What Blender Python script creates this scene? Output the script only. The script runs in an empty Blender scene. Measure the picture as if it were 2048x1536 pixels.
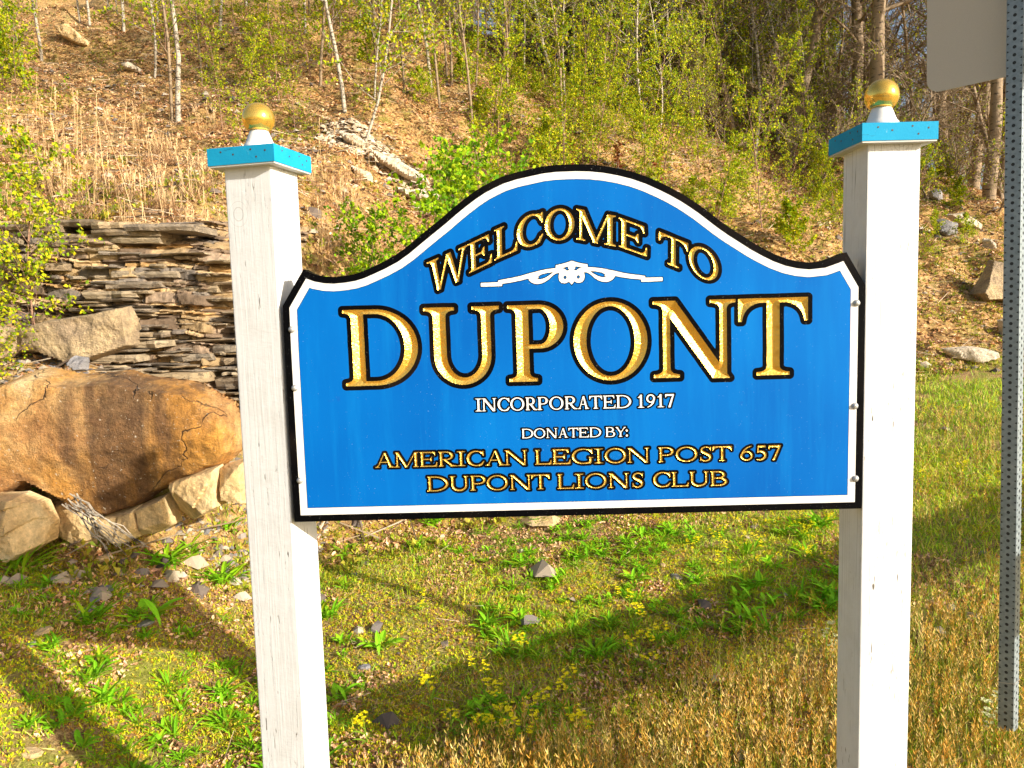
import bpy, math, random
import numpy as np
from mathutils.geometry import tessellate_polygon
from mathutils import Vector
S = bpy.context.scene
COL = S.collection
rng = np.random.default_rng(7)
random.seed(7)
PI = math.pi
# ---------------------------------------------------------------- camera
F_PX, PITCH, ROLL = 1540.0, 0.0979, -0.0296
def cam_axes():
    f = np.array([0, math.cos(PITCH), -math.sin(PITCH)])
    r0 = np.array([1., 0, 0]); d0 = np.array([0, -math.sin(PITCH), -math.cos(PITCH)])
    r = math.cos(ROLL)*r0 - math.sin(ROLL)*d0
    d = math.sin(ROLL)*r0 + math.cos(ROLL)*d0
    return r, d, f
CR, CD, CF = cam_axes()
EYE = np.array([0, 0, 1.5])
cam = bpy.data.cameras.new('camera'); cam.sensor_width = 36.0; cam.lens = 36.0*F_PX/2048
cam.clip_start = 0.05; cam.clip_end = 3000
camo = bpy.data.objects.new('camera', cam); COL.objects.link(camo)
from mathutils import Matrix
m = Matrix(((CR[0], -CD[0], -CF[0], EYE[0]), (CR[1], -CD[1], -CF[1], EYE[1]), (CR[2], -CD[2], -CF[2], EYE[2]), (0, 0, 0, 1)))
camo.matrix_world = m
S.camera = camo
# ---------------------------------------------------------------- sky, sun, exposure
SUN_AZ, SUN_EL = math.radians(57), math.radians(20)      # azimuth from -Y towards +X
SUN = np.array([math.sin(SUN_AZ)*math.cos(SUN_EL), -math.cos(SUN_AZ)*math.cos(SUN_EL), math.sin(SUN_EL)])
W = bpy.data.worlds.new('World'); S.world = W; W.use_nodes = True
nt = W.node_tree; nt.nodes.clear()
sky = nt.nodes.new('ShaderNodeTexSky'); sky.sky_type = 'NISHITA'; sky.sun_disc = False
sky.sun_elevation = SUN_EL; sky.sun_rotation = math.atan2(SUN[0], SUN[1])
sky.air_density = 1.0; sky.dust_density = 3.5; sky.ozone_density = 1.0
bg = nt.nodes.new('ShaderNodeBackground'); bg.inputs[1].default_value = 0.125
wo = nt.nodes.new('ShaderNodeOutputWorld')
nt.links.new(sky.outputs[0], bg.inputs[0]); nt.links.new(bg.outputs[0], wo.inputs[0])
sl = bpy.data.lights.new('sun', 'SUN'); sl.energy = 5.0; sl.angle = math.radians(0.6); sl.color = (1.0, 0.93, 0.82)
so = bpy.data.objects.new('sun', sl); COL.objects.link(so)
so.rotation_euler = Vector(SUN).to_track_quat('Z', 'Y').to_euler(); so.location = (20, -15, 15)
S.view_settings.view_transform = 'Standard'; S.view_settings.look = 'None'
S.view_settings.exposure = 0.66; S.view_settings.gamma = 1.0; S.view_settings.use_curve_mapping = False
S.cycles.max_bounces = 6; S.cycles.transparent_max_bounces = 4
# ---------------------------------------------------------------- node helpers
def mat(name):
    M = bpy.data.materials.new(name); M.use_nodes = True
    n = M.node_tree; n.nodes.clear()
    out = n.nodes.new('ShaderNodeOutputMaterial'); b = n.nodes.new('ShaderNodeBsdfPrincipled')
    n.links.new(b.outputs[0], out.inputs[0])
    return M, n, b
def N(n, t, **k):
    x = n.nodes.new(t)
    for a, v in k.items():
        if a == 'ins':
            for i, w in v.items(): x.inputs[i].default_value = w
        else: setattr(x, a, v)
    return x
def L(n, a, b): n.links.new(a, b)
def coords(n, scale=(1, 1, 1), kind='Object'):
    tc = N(n, 'ShaderNodeTexCoord'); mp = N(n, 'ShaderNodeMapping')
    L(n, tc.outputs[kind], mp.inputs[0]); mp.inputs['Scale'].default_value = scale
    return mp.outputs[0]
def noise(n, vec, scale, detail=4, rough=.55, dist=0):
    x = N(n, 'ShaderNodeTexNoise'); L(n, vec, x.inputs['Vector'])
    x.inputs['Scale'].default_value = scale; x.inputs['Detail'].default_value = detail
    x.inputs['Roughness'].default_value = rough; x.inputs['Distortion'].default_value = dist
    return x.outputs['Fac']
def ramp(n, fac, stops, mode='LINEAR'):
    r = N(n, 'ShaderNodeValToRGB'); r.color_ramp.interpolation = mode
    e = r.color_ramp.elements
    while len(e) < len(stops): e.new(0.5)
    for i, (p, c) in enumerate(stops):
        e[i].position = p; e[i].color = (*c, 1) if not isinstance(c, (int, float)) else (c, c, c, 1)
    L(n, fac, r.inputs[0]); return r.outputs[0]
def mix(n, fac, a, b, blend='MIX'):
    x = N(n, 'ShaderNodeMix', data_type='RGBA', blend_type=blend)
    for s, i in ((fac, 0), (a, 6), (b, 7)):
        if isinstance(s, (int, float)): x.inputs[i].default_value = s
        elif isinstance(s, tuple): x.inputs[i].default_value = (*s, 1)
        else: L(n, s, x.inputs[i])
    return x.outputs[2]
def mth(n, op, a, b=0.0):
    x = N(n, 'ShaderNodeMath', operation=op)
    for s, i in ((a, 0), (b, 1)):
        if isinstance(s, (int, float)): x.inputs[i].default_value = s
        else: L(n, s, x.inputs[i])
    return x.outputs[0]
def bump(n, b, h, strength, dist=.01):
    x = N(n, 'ShaderNodeBump'); x.inputs['Strength'].default_value = strength; x.inputs['Distance'].default_value = dist
    L(n, h, x.inputs['Height']); L(n, x.outputs[0], b.inputs['Normal'])
# ---------------------------------------------------------------- materials
def m_white_paint(name='white_post_paint', base=(.70, .71, .71), wear=.6):
    M, n, b = mat(name)
    v = coords(n); vs = coords(n, (1, 1, .035)); vm = coords(n, (1, 1, .12))
    g = noise(n, vs, 130, 3, .6, .4)
    crack = ramp(n, g, [(.0, 0), (.335, 0), (.345, 1), (.356, 0)])
    crack2 = ramp(n, noise(n, vm, 150, 2, .6, .3), [(.0, 1), (.29, 1), (.32, 0)])
    where = ramp(n, noise(n, v, 7, 2, .5), [(.43, 0), (.55, 1)])
    fl = mth(n, 'MULTIPLY', mth(n, 'MAXIMUM', crack, crack2), where)
    dirt = ramp(n, noise(n, v, 11, 5, .7), [(.35, (.64, .645, .635)), (.55, base)])
    c = mix(n, mth(n, 'MULTIPLY', fl, wear*1.6), dirt, (.10, .08, .055))
    # long drying checks and knots
    sx = N(n, 'ShaderNodeSeparateXYZ'); L(n, v, sx.inputs[0])
    wv = noise(n, coords(n, (1, 1, .25)), 6, 3, .6, .2)
    ck = ramp(n, noise(n, coords(n, (1, 1, .012)), 42, 1, .4, .15), [(.488, 0), (.498, 1), (.502, 1), (.512, 0)])
    ck = mth(n, 'MULTIPLY', ck, ramp(n, wv, [(.53, 0), (.60, 1)])); c = mix(n, mth(n, 'MULTIPLY', ck, .85), c, (.07, .06, .05))
    kn = N(n, 'ShaderNodeTexVoronoi'); kn.inputs['Scale'].default_value = 2.6; L(n, coords(n, (1, 1, .8)), kn.inputs['Vector'])
    rg = mth(n, 'SINE', mth(n, 'MULTIPLY', kn.outputs['Distance'], 260)); kd = ramp(n, kn.outputs['Distance'], [(.05, 1), (.12, 0)])
    c = mix(n, mth(n, 'MULTIPLY', mth(n, 'MULTIPLY', kd, ramp(n, rg, [(.8, 0), (1.0, 1)])), .45), c, (.30, .28, .25))
    L(n, c, b.inputs['Base Color']); b.inputs['Roughness'].default_value = .55
    w = noise(n, coords(n, (.5, .5, 1)), 75, 2, .5, 1.2)
    h = mth(n, 'ADD', mth(n, 'MULTIPLY', g, .8), mth(n, 'MULTIPLY', w, .35))
    h = mth(n, 'SUBTRACT', h, mth(n, 'MULTIPLY', fl, .8))
    bump(n, b, h, .3, .004); return M
def m_simple(name, c, rough=.5, metal=0, bscale=0, bstr=0, var=0, vscale=6):
    M, n, b = mat(name); v = coords(n)
    if var:
        L(n, mix(n, noise(n, v, vscale, 5, .65), tuple(x*(1-var) for x in c), tuple(min(1, x*(1+var)) for x in c)), b.inputs['Base Color'])
    else: b.inputs['Base Color'].default_value = (*c, 1)
    b.inputs['Roughness'].default_value = rough; b.inputs['Metallic'].default_value = metal
    if bscale: bump(n, b, noise(n, v, bscale, 3, .6), bstr, .003)
    return M
MAT = {}
MAT['white_post'] = m_white_paint()
MAT['soffit'] = m_simple('cap_underside', (.55, .54, .5), .6, var=.15, vscale=30)
def m_cap():
    M, n, b = mat('cap_blue_paint'); v = coords(n); vh = coords(n, (.08, .08, 1))
    g = noise(n, vh, 140, 3, .6, .3)
    cr = mth(n, 'MULTIPLY', ramp(n, g, [(.3, 0), (.33, 1), (.345, 0)]), ramp(n, noise(n, v, 9, 2), [(.45, 0), (.55, 1)]))
    ed = ramp(n, noise(n, v, 60, 4, .7), [(.28, 1), (.33, 0)])
    base = mix(n, noise(n, v, 25, 5, .6), (.006, .25, .47), (.012, .33, .56))
    c = mix(n, mth(n, 'MULTIPLY', cr, .8), base, (.02, .04, .06)); c = mix(n, mth(n, 'MULTIPLY', ed, .5), c, (.3, .5, .6))
    L(n, c, b.inputs['Base Color']); b.inputs['Roughness'].default_value = .7; b.inputs['Specular IOR Level'].default_value = .15
    bump(n, b, mth(n, 'SUBTRACT', noise(n, v, 160, 3), cr), .2, .002); return M
MAT['cap'] = m_cap()
def m_gold(name, bs, st, rough):
    M, n, b = mat(name); v = coords(n)
    h = noise(n, v, bs, 3, .6, .6)
    c = mix(n, noise(n, v, 40, 4, .6), (.95, .49, .045), (1.0, .70, .17))
    sp = ramp(n, noise(n, v, 420, 2, .6), [(.27, 1), (.31, 0)])
    wr = ramp(n, noise(n, v, 22, 4, .7), [(.60, 0), (.72, .55)]); c = mix(n, wr, c, (.42, .17, .02))
    L(n, mix(n, mth(n, 'MULTIPLY', sp, .5), c, (.12, .07, .02)), b.inputs['Base Color'])
    b.inputs['Metallic'].default_value = .75; b.inputs['Roughness'].default_value = rough
    bump(n, b, h, st, .004); return M
MAT['gold'] = m_gold('gold_leaf', 150, .5, .27)
MAT['gold_ball'] = m_gold('gold_ball_paint', 60, .08, .15)
def m_black():
    M, n, b = mat('black_sign_paint'); v = coords(n)
    br = ramp(n, noise(n, v, 3.2, 3, .6), [(.52, 0), (.72, 1)])
    sp = ramp(n, noise(n, v, 330, 2, .7), [(.70, 0), (.75, 1)])
    c = mix(n, br, (.0015, .0015, .002), (.012, .008, .006)); c = mix(n, mth(n, 'MULTIPLY', sp, .7), c, (.35, .35, .33))
    L(n, c, b.inputs['Base Color']); b.inputs['Roughness'].default_value = .5
    b.inputs['Specular IOR Level'].default_value = .05
    bump(n, b, noise(n, v, 200, 3), .15, .002); return M
MAT['black'] = m_black()
def m_blue():
    M, n, b = mat('blue_sign_paint'); v = coords(n)
    st = noise(n, coords(n, (1, 1, .09)), 26, 5, .65, .2)
    lo = noise(n, coords(n, (1, 1, .6)), 3.0, 2, .5)
    c = mix(n, ramp(n, lo, [(.3, 0), (.7, 1)]), (.0, .085, .365), (.0, .145, .50))
    c = mix(n, ramp(n, st, [(.5, 0), (.78, .55)]), c, (.002, .18, .53))
    sm = ramp(n, noise(n, v, 34, 3, .6), [(.24, .6), (.30, 0)])
    c = mix(n, sm, c, (.005, .10, .42))
    sp = ramp(n, noise(n, v, 300, 1, .5), [(.76, 0), (.79, 1)])
    c = mix(n, mth(n, 'MULTIPLY', sp, .5), c, (.25, .5, .8))
    L(n, c, b.inputs['Base Color']); b.inputs['Roughness'].default_value = .6; b.inputs['Specular IOR Level'].default_value = .08
    bump(n, b, noise(n, v, 90, 3), .06, .002); return M
MAT['blue'] = m_blue()
MAT['border'] = m_simple('white_border_paint', (.76, .74, .70), .5, bscale=120, bstr=.1, var=.06, vscale=20)
MAT['white_letter'] = m_simple('white_letter_paint', (.80, .79, .76), .5)
MAT['bolt'] = m_simple('zinc_bolt', (.45, .45, .44), .42, .5, 90, .3, .2, 60)
def m_galv():
    M, n, b = mat('galvanised_steel'); v = coords(n)
    vo = N(n, 'ShaderNodeTexVoronoi'); vo.inputs['Scale'].default_value = 90; L(n, v, vo.inputs['Vector'])
    c = mix(n, mth(n, 'ADD', mth(n, 'MULTIPLY', noise(n, v, 14, 4, .7), .7), mth(n, 'MULTIPLY', vo.outputs['Distance'], .35)), (.11, .155, .17), (.38, .43, .45))
    L(n, c, b.inputs['Base Color']); b.inputs['Metallic'].default_value = .35; b.inputs['Roughness'].default_value = .5
    bump(n, b, noise(n, v, 120, 3), .12, .002); return M
MAT['galv'] = m_galv()
MAT['hole_dark'] = m_simple('tube_inside_shade', (.03, .032, .035), .7)  # near-black colour stands in for the shade inside the hollow tube
MAT['alum'] = m_simple('aluminium_sign_back', (.62, .55, .44), .8, 0, 600, .25, .12, 300)
MAT['sign_front'] = m_simple('white_sign_sheeting', (.7, .7, .7), .4)
MAT['nail'] = m_simple('rusty_nail', (.06, .035, .02), .7)
def m_vcol(name, rough=.6, transl=0.0, var=.25, vs=60, bscale=0, bstr=0, spec=.3):
    M, n, b = mat(name); a = N(n, 'ShaderNodeAttribute', attribute_name='col')
    c = a.outputs['Color']
    if var:
        v = coords(n); f = noise(n, v, vs, 3, .6)
        g = ramp(n, f, [(.25, 1-var), (.75, 1+var)]); c = mix(n, 1.0, c, g, 'MULTIPLY')
    L(n, c, b.inputs['Base Color']); b.inputs['Roughness'].default_value = rough
    b.inputs['Specular IOR Level'].default_value = spec
    if bscale: bump(n, b, noise(n, coords(n), bscale, 4, .6), bstr, .02)
    if transl:
        t = N(n, 'ShaderNodeBsdfTranslucent'); L(n, c, t.inputs[0])
        mx = N(n, 'ShaderNodeMixShader'); mx.inputs[0].default_value = transl
        out = [x for x in n.nodes if x.type == 'OUTPUT_MATERIAL'][0]
        L(n, b.outputs[0], mx.inputs[1]); L(n, t.outputs[0], mx.inputs[2]); L(n, mx.outputs[0], out.inputs[0])
    return M
MAT['leaf'] = m_vcol('spring_leaf', .6, .32, 0, spec=.12)
MAT['grass'] = m_vcol('grass_blade', .6, .2, 0)
MAT['litter'] = m_vcol('dead_leaf', .8, .05, 0)
MAT['strata'] = m_vcol('layered_rock', .85, 0, .35, 22, 40, .5)
MAT['petal'] = m_vcol('yellow_petal', .6, .25, 0)
def m_bark(name, c1, c2, dark, sc=9, th=.62):
    M, n, b = mat(name); v = coords(n); vb = coords(n, (1, 1, 3.5))
    k = ramp(n, noise(n, vb, sc, 4, .65), [(th-.05, 0), (th+.03, 1)])
    c = mix(n, noise(n, v, 4, 3), c1, c2); c = mix(n, k, c, dark)
    L(n, c, b.inputs['Base Color']); b.inputs['Roughness'].default_value = .8
    bump(n, b, noise(n, v, 30, 4), .5, .02); return M
MAT['birch'] = m_bark('birch_bark', (.50, .45, .36), (.34, .27, .19), (.06, .045, .03), 8, .57)
MAT['twig'] = m_bark('bare_bark', (.20, .135, .075), (.34, .25, .15), (.06, .04, .025), 6, .6)
MAT['stem'] = m_bark('sapling_bark', (.24, .13, .085), (.34, .2, .12), (.08, .05, .03), 20, .65)
def m_rock(name, cols, streak=0, strata=0, bs=.7, dark=(.05, .035, .03)):
    M, n, b = mat(name); v = coords(n)
    f = noise(n, v, 2.2, 6, .65, .5)
    c = ramp(n, f, [(.28, cols[0]), (.42, cols[1]), (.55, cols[2]), (.70, cols[3])])
    fine = noise(n, v, 26, 5, .75)
    c = mix(n, 1.0, c, ramp(n, fine, [(.3, .62), (.7, 1.3)]), 'MULTIPLY')
    h = mth(n, 'ADD', noise(n, v, 9, 8, .7), mth(n, 'MULTIPLY', fine, .4))
    if streak:
        s = ramp(n, noise(n, coords(n, (1, .6, .16)), 3.6, 6, .62, .3), [(.47, 0), (.62, streak)])
        c = mix(n, s, c, dark)
        li = ramp(n, noise(n, v, 55, 3, .6), [(.69, 0), (.73, .8)]); c = mix(n, li, c, (.62, .55, .42))
        o = ramp(n, noise(n, v, 1.4, 3, .5), [(.52, 0), (.66, .75)]); c = mix(n, o, c, (.60, .27, .05))
    if strata:
        s = noise(n, coords(n, (1.2, 1.2, 9)), 3.5, 5, .6, .3)
        c = mix(n, ramp(n, s, [(.36, .75), (.46, 0)]), c, (.045, .035, .03)); h = mth(n, 'ADD', h, mth(n, 'MULTIPLY', s, 1.2))
    L(n, c, b.inputs['Base Color']); b.inputs['Roughness'].default_value = .85
    bump(n, b, h, bs, .05); return M
MAT['boulder'] = m_rock('stained_sandstone', [(.16, .085, .04), (.34, .20, .09), (.50, .33, .16), (.62, .46, .27)], .85)
MAT['cream'] = m_rock('cream_sandstone', [(.42, .26, .10), (.62, .42, .19), (.70, .52, .27), (.74, .60, .38)], 0, 0, .6)
MAT['shale'] = m_rock('grey_brown_shale', [(.16, .12, .08), (.34, .25, .15), (.50, .37, .20), (.40, .34, .26)], 0, 0, 1.0)
MAT['pale'] = m_rock('pale_limestone', [(.42, .34, .24), (.58, .48, .35), (.66, .56, .42), (.70, .62, .50)], 0, 0, .9)
MAT['slate'] = m_rock('grey_slate', [(.12, .11, .11), (.2, .19, .19), (.28, .27, .27), (.36, .34, .32)], 0, 0, .6)
def m_slab():
    M, n, b = mat('broken_shale_slab'); v = coords(n); oi = N(n, 'ShaderNodeObjectInfo'); f = noise(n, v, 9, 5, .7)
    c = ramp(n, oi.outputs['Random'], [(.0, (.15, .12, .09)), (.3, (.30, .22, .13)), (.55, (.40, .31, .19)), (.8, (.22, .19, .16)), (1.0, (.46, .33, .17))])
    c = mix(n, 1.0, c, ramp(n, f, [(.3, .5), (.7, 1.4)]), 'MULTIPLY'); c = mix(n, ramp(n, noise(n, v, 22, 3, .6), [(.6, 0), (.68, .7)]), c, (.05, .04, .03))
    L(n, c, b.inputs['Base Color']); b.inputs['Roughness'].default_value = .85; bump(n, b, noise(n, coords(n, (1, 1, 3)), 18, 5, .7), .9, .03); return M
MAT['slab'] = m_slab()
def m_boulder():
    M, n, b = mat('stained_boulder'); v = coords(n); tc = N(n, 'ShaderNodeSeparateXYZ'); L(n, v, tc.inputs[0])
    f = noise(n, v, 2.6, 6, .65, .6); fine = noise(n, v, 24, 6, .78)
    c = ramp(n, f, [(.30, (.34, .15, .045)), (.42, (.55, .28, .09)), (.55, (.72, .44, .17)), (.70, (.80, .60, .33))])
    o = ramp(n, noise(n, coords(n, (1, 1, .7)), 1.9, 4, .6), [(.46, 0), (.58, .9)]); c = mix(n, o, c, (.66, .30, .045))
    st = noise(n, coords(n, (1, .5, .13)), 6.5, 5, .6, .25)
    dx = mth(n, 'ABSOLUTE', mth(n, 'SUBTRACT', tc.outputs[0], .12)); core = ramp(n, dx, [(.12, 1), (.55, 0)])
    k = ramp(n, mth(n, 'ADD', mth(n, 'MULTIPLY', core, .30), st), [(.64, 0), (.86, .82)]); c = mix(n, k, c, (.11, .052, .022))
    k2 = ramp(n, st, [(.58, 0), (.7, .5)]); c = mix(n, k2, c, (.20, .10, .04))
    vo = N(n, 'ShaderNodeTexVoronoi', feature='DISTANCE_TO_EDGE'); vo.inputs['Scale'].default_value = 2.1
    wob = N(n, 'ShaderNodeTexNoise'); wob.inputs['Scale'].default_value = 5; wob.inputs['Detail'].default_value = 5; L(n, v, wob.inputs['Vector'])
    L(n, mix(n, .22, v, wob.outputs['Color']), vo.inputs['Vector']); cr = mth(n, 'MULTIPLY', ramp(n, vo.outputs['Distance'], [(.0, 1), (.008, 0)]), ramp(n, noise(n, v, 3.3, 3), [(.48, 0), (.55, 1)]))
    c = mix(n, mth(n, 'MULTIPLY', cr, .8), c, (.04, .025, .015))
    c = mix(n, 1.0, c, ramp(n, fine, [(.3, .5), (.7, 1.4)]), 'MULTIPLY')
    c = mix(n, ramp(n, noise(n, v, 60, 3, .6), [(.66, 0), (.71, .85)]), c, (.68, .62, .48))
    L(n, c, b.inputs['Base Color']); b.inputs['Roughness'].default_value = .8
    bump(n, b, mth(n, 'SUBTRACT', mth(n, 'ADD', noise(n, v, 8, 10, .75), mth(n, 'MULTIPLY', fine, .6)), cr), 1.0, .05); return M
MAT['boulder2'] = m_boulder()
def m_ground():
    M, n, b = mat('hillside_ground'); v = coords(n)
    at = N(n, 'ShaderNodeAttribute', attribute_name='lawn').outputs['Fac']
    f1 = noise(n, v, 1.1, 5, .6); f2 = noise(n, v, 13, 6, .72, .3); f3 = noise(n, v, 48, 5, .75)
    hill = ramp(n, f2, [(.32, (.05, .03, .015)), (.43, (.30, .17, .065)), (.54, (.60, .36, .13)), (.68, (.78, .56, .28))])
    hill = mix(n, ramp(n, noise(n, v, 5, 4, .6), [(.52, 0), (.64, .65)]), hill, (.22, .22, .03))
    hill = mix(n, ramp(n, f1, [(.5, 0), (.7, .5)]), hill, (.42, .31, .18))
    la = ramp(n, f3, [(.3, (.07, .04, .015)), (.45, (.34, .19, .08)), (.58, (.54, .36, .16)), (.72, (.70, .50, .26))])
    la = mix(n, ramp(n, noise(n, v, 2.6, 4, .6), [(.46, 0), (.62, .6)]), la, (.26, .36, .02))
    c = mix(n, at, hill, la)
    c = mix(n, 1.0, c, ramp(n, noise(n, v, 120, 3, .7), [(.3, .6), (.7, 1.35)]), 'MULTIPLY')
    L(n, c, b.inputs['Base Color']); b.inputs['Roughness'].default_value = .9; b.inputs['Specular IOR Level'].default_value = .15
    bump(n, b, mth(n, 'ADD', f2, mth(n, 'MULTIPLY', f3, .5)), .9, .06); return M
MAT['ground'] = m_ground()
MAT['asphalt'] = m_simple('road_asphalt', (.05, .05, .05), .8, 0, 60, .5, .3, 30)
# ---------------------------------------------------------------- mesh helpers
def meta(o, label=None, cat=None, group=None, kind=None):
    if label: o['label'] = label
    if cat: o['category'] = cat
    if group: o['group'] = group
    if kind: o['kind'] = kind
    return o
def empty(name, loc, label=None, cat=None, group=None):
    o = bpy.data.objects.new(name, None); COL.objects.link(o); o.location = tuple(float(x) for x in loc)
    o.empty_display_size = .1
    return meta(o, label, cat, group)
def mesh(name, V, Fs, material, col=None, attr=None, smooth=False):
    """Fs: (n,3) or (n,4) int array or list of arrays"""
    V = np.asarray(V, dtype=np.float32).reshape(-1, 3)
    if not isinstance(Fs, list): Fs = [Fs]
    Fs = [np.asarray(f, dtype=np.int32) for f in Fs if len(f)]
    me = bpy.data.meshes.new(name)
    me.vertices.add(len(V)); me.vertices.foreach_set('co', V.ravel())
    loops = np.concatenate([f.ravel() for f in Fs]); tot = np.concatenate([np.full(len(f), f.shape[1], np.int32) for f in Fs])
    st = np.concatenate([[0], np.cumsum(tot)[:-1]]).astype(np.int32)
    me.loops.add(len(loops)); me.loops.foreach_set('vertex_index', loops)
    me.polygons.add(len(tot)); me.polygons.foreach_set('loop_start', st); me.polygons.foreach_set('loop_total', tot)
    me.update(calc_edges=True)
    me.polygons.foreach_set('use_smooth', np.full(len(tot), bool(smooth)))
    if col is not None:
        c = np.ones((len(V), 4), np.float32); c[:, :3] = col
        a = me.color_attributes.new('col', 'FLOAT_COLOR', 'POINT'); a.data.foreach_set('color', c.ravel())
    if attr is not None:
        for k, v in attr.items():
            a = me.attributes.new(k, 'FLOAT', 'POINT'); a.data.foreach_set('value', np.asarray(v, np.float32))
    for mm in (material if isinstance(material, list) else [material]): me.materials.append(mm)
    return me
def link(name, me, parent=None, loc=(0, 0, 0), rot=(0, 0, 0), scale=None):
    o = bpy.data.objects.new(name, me); COL.objects.link(o)
    o.location = tuple(float(x) for x in loc); o.rotation_euler = rot
    if scale is not None: o.scale = (scale,)*3 if isinstance(scale, (int, float)) else scale
    if parent is not None: o.parent = parent
    return o
def part(name, V, Fs, material, parent, **k):
    """V given in world coordinates; parent is an unrotated Empty or a part of one"""
    org = np.zeros(3); p = parent
    while p is not None: org += np.array(p.location); p = p.parent
    V = np.asarray(V, float).reshape(-1, 3) - org
    return link(name, mesh(name, V, Fs, material, **k), parent)
def box(x0, x1, y0, y1, z0, z1):
    V = np.array([[x, y, z] for x in (x0, x1) for y in (y0, y1) for z in (z0, z1)], float)
    Fq = np.array([[0, 1, 3, 2], [4, 6, 7, 5], [0, 4, 5, 1], [2, 3, 7, 6], [0, 2, 6, 4], [1, 5, 7, 3]])
    return V, Fq
def bevel_box(x0, x1, y0, y1, z0, z1, b):
    import bmesh
    V, Fq = box(x0, x1, y0, y1, z0, z1); bm = bmesh.new()
    vs = [bm.verts.new(v) for v in V]; [bm.faces.new([vs[i] for i in f]) for f in Fq]
    bmesh.ops.bevel(bm, geom=bm.edges[:], offset=b, segments=2, affect='EDGES', profile=.6)
    bmesh.ops.triangulate(bm, faces=bm.faces[:]); bm.verts.index_update()
    V = np.array([v.co[:] for v in bm.verts]); T = np.array([[v.index for v in f.verts] for f in bm.faces]); bm.free()
    return V, T
def lathe(prof, n=32, c=(0, 0, 0)):
    prof = np.array(prof, float); a = np.linspace(0, 2*PI, n, endpoint=False)
    V = np.stack([np.outer(prof[:, 0], np.cos(a)), np.outer(prof[:, 0], np.sin(a)), np.repeat(prof[:, 1][:, None], n, 1)], -1).reshape(-1, 3)+np.array(c)
    i = np.arange(len(prof)-1)[:, None]*n; j = np.arange(n)[None]; k = (j+1) % n
    return V, np.stack([i+j, i+k, i+n+k, i+n+j], -1).reshape(-1, 4)
def rotz(V, a, c):
    V = np.asarray(V, float)-np.array(c); ca, sa = math.cos(a), math.sin(a)
    return np.stack([V[:, 0]*ca-V[:, 1]*sa, V[:, 0]*sa+V[:, 1]*ca, V[:, 2]], 1)+np.array(c)
def joinm(parts):
    Vs, Fs, o = [], {}, 0
    for V, Fq in parts:
        Vs.append(V); Fs.setdefault(Fq.shape[1], []).append(Fq+o); o += len(V)
    return np.concatenate(Vs), [np.concatenate(x) for x in Fs.values()]
# value noise
_P = rng.random((64, 64, 64)).astype(np.float32)
def vnoise(x, y, z=0.0):
    x, y, z = np.broadcast_arrays(np.asarray(x, float), np.asarray(y, float), np.asarray(z, float))
    xi, yi, zi = np.floor(x).astype(int), np.floor(y).astype(int), np.floor(z).astype(int)
    fx, fy, fz = x-xi, y-yi, z-zi
    fx, fy, fz = fx*fx*(3-2*fx), fy*fy*(3-2*fy), fz*fz*(3-2*fz)
    r = 0
    for dx in (0, 1):
        for dy in (0, 1):
            for dz in (0, 1):
                r = r+_P[(xi+dx) & 63, (yi+dy) & 63, (zi+dz) & 63]*(fx if dx else 1-fx)*(fy if dy else 1-fy)*(fz if dz else 1-fz)
    return r-.5
def fbm(x, y, z=0.0, o=4, g=.5):
    r, a = 0, 1.0
    for i in range(o):
        r = r+a*vnoise(np.asarray(x)*2**i+17*i, np.asarray(y)*2**i+5*i, np.asarray(z)*2**i); a *= g
    return r
# ---------------------------------------------------------------- terrain
def foot(X):
    return np.interp(X, [-30, -6, -3.6, -2, -.5, 1, 3, 5, 9, 14, 40], [4.6, 4.2, 3.9, 3.85, 5.0, 6.3, 7.8, 9.0, 10.5, 12, 20])
def sm(a, b, x):
    t = np.clip((x-a)/(b-a), 0, 1); return t*t*(3-2*t)
def terrain(X, Y, fine=True):
    X = np.asarray(X, float); Y = np.asarray(Y, float)
    yf = foot(X)
    yc = np.minimum(Y, yf)
    lawn = np.interp(X, [-4, -1, 1.5, 5], [.10, .12, .10, .135])*np.clip(yc-3.3, 0, None)-.18*sm(1.5, 2.7, Y)+(.38*sm(1.1, 2.3, -X)+.05*np.clip(-X-2.2, 0, 3))*sm(1.9, 2.7, Y)
    d = np.clip(Y-yf, 0, None)
    yr = np.interp(X, [-20, -6, 2, 6, 9, 14], [40, 30, 21, 18.5, 16.5, 14.5])-yf
    slope = .52*np.minimum(d, yr)+.02*np.clip(d-yr, 0, 60)
    slope = slope*np.interp(X, [-6, 0, 3, 9], [1.0, 1.0, 1.02, .98])
    L_ = 1-sm(-2.5, -1.3, X+.35*vnoise(X*.9, Y*.9))               # the rock bank on the left
    cliff = .66*sm(.18, .42, d)+.45*sm(1.1, 1.35, d)
    slope = slope+L_*cliff*(1-sm(1.6, 7, d))
    z = lawn+slope*1.0
    k = sm(0.0, .8, d); LB = L_*(1-sm(1.5, 2.5, d))
    und = fbm(X*.35, Y*.35, 3.1, 3)*.9*sm(.5, 4, d)+fbm(X*1.3, Y*1.3, 7.7, 3)*(.05+.28*k*(1-.9*LB))
    if fine: und = und+fbm(X*5, Y*5, 1.7, 3)*(.018+.09*k*(1-.7*LB))
    return z+und*sm(1.2, 3.0, Y)-.12*np.clip(-Y-2.2, 0, 1.0)
def lawnmask(X, Y):
    d = foot(X)-Y+fbm(X*1.1, Y*1.1, 9.0, 3)*1.2
    return sm(-.5, .25, d)
def ray(px, py):
    c = (px-1024)/F_PX*CR+(py-768)/F_PX*CD+CF; return c
def hit(px, py, tmin=2.0):
    r = ray(px, py); t = np.arange(tmin, 45, .02)
    P = EYE+t[:, None]*r; below = P[:, 2] < terrain(P[:, 0], P[:, 1])
    i = np.argmax(below)
    if not below.any(): i = len(t)-1
    return P[i]
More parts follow.
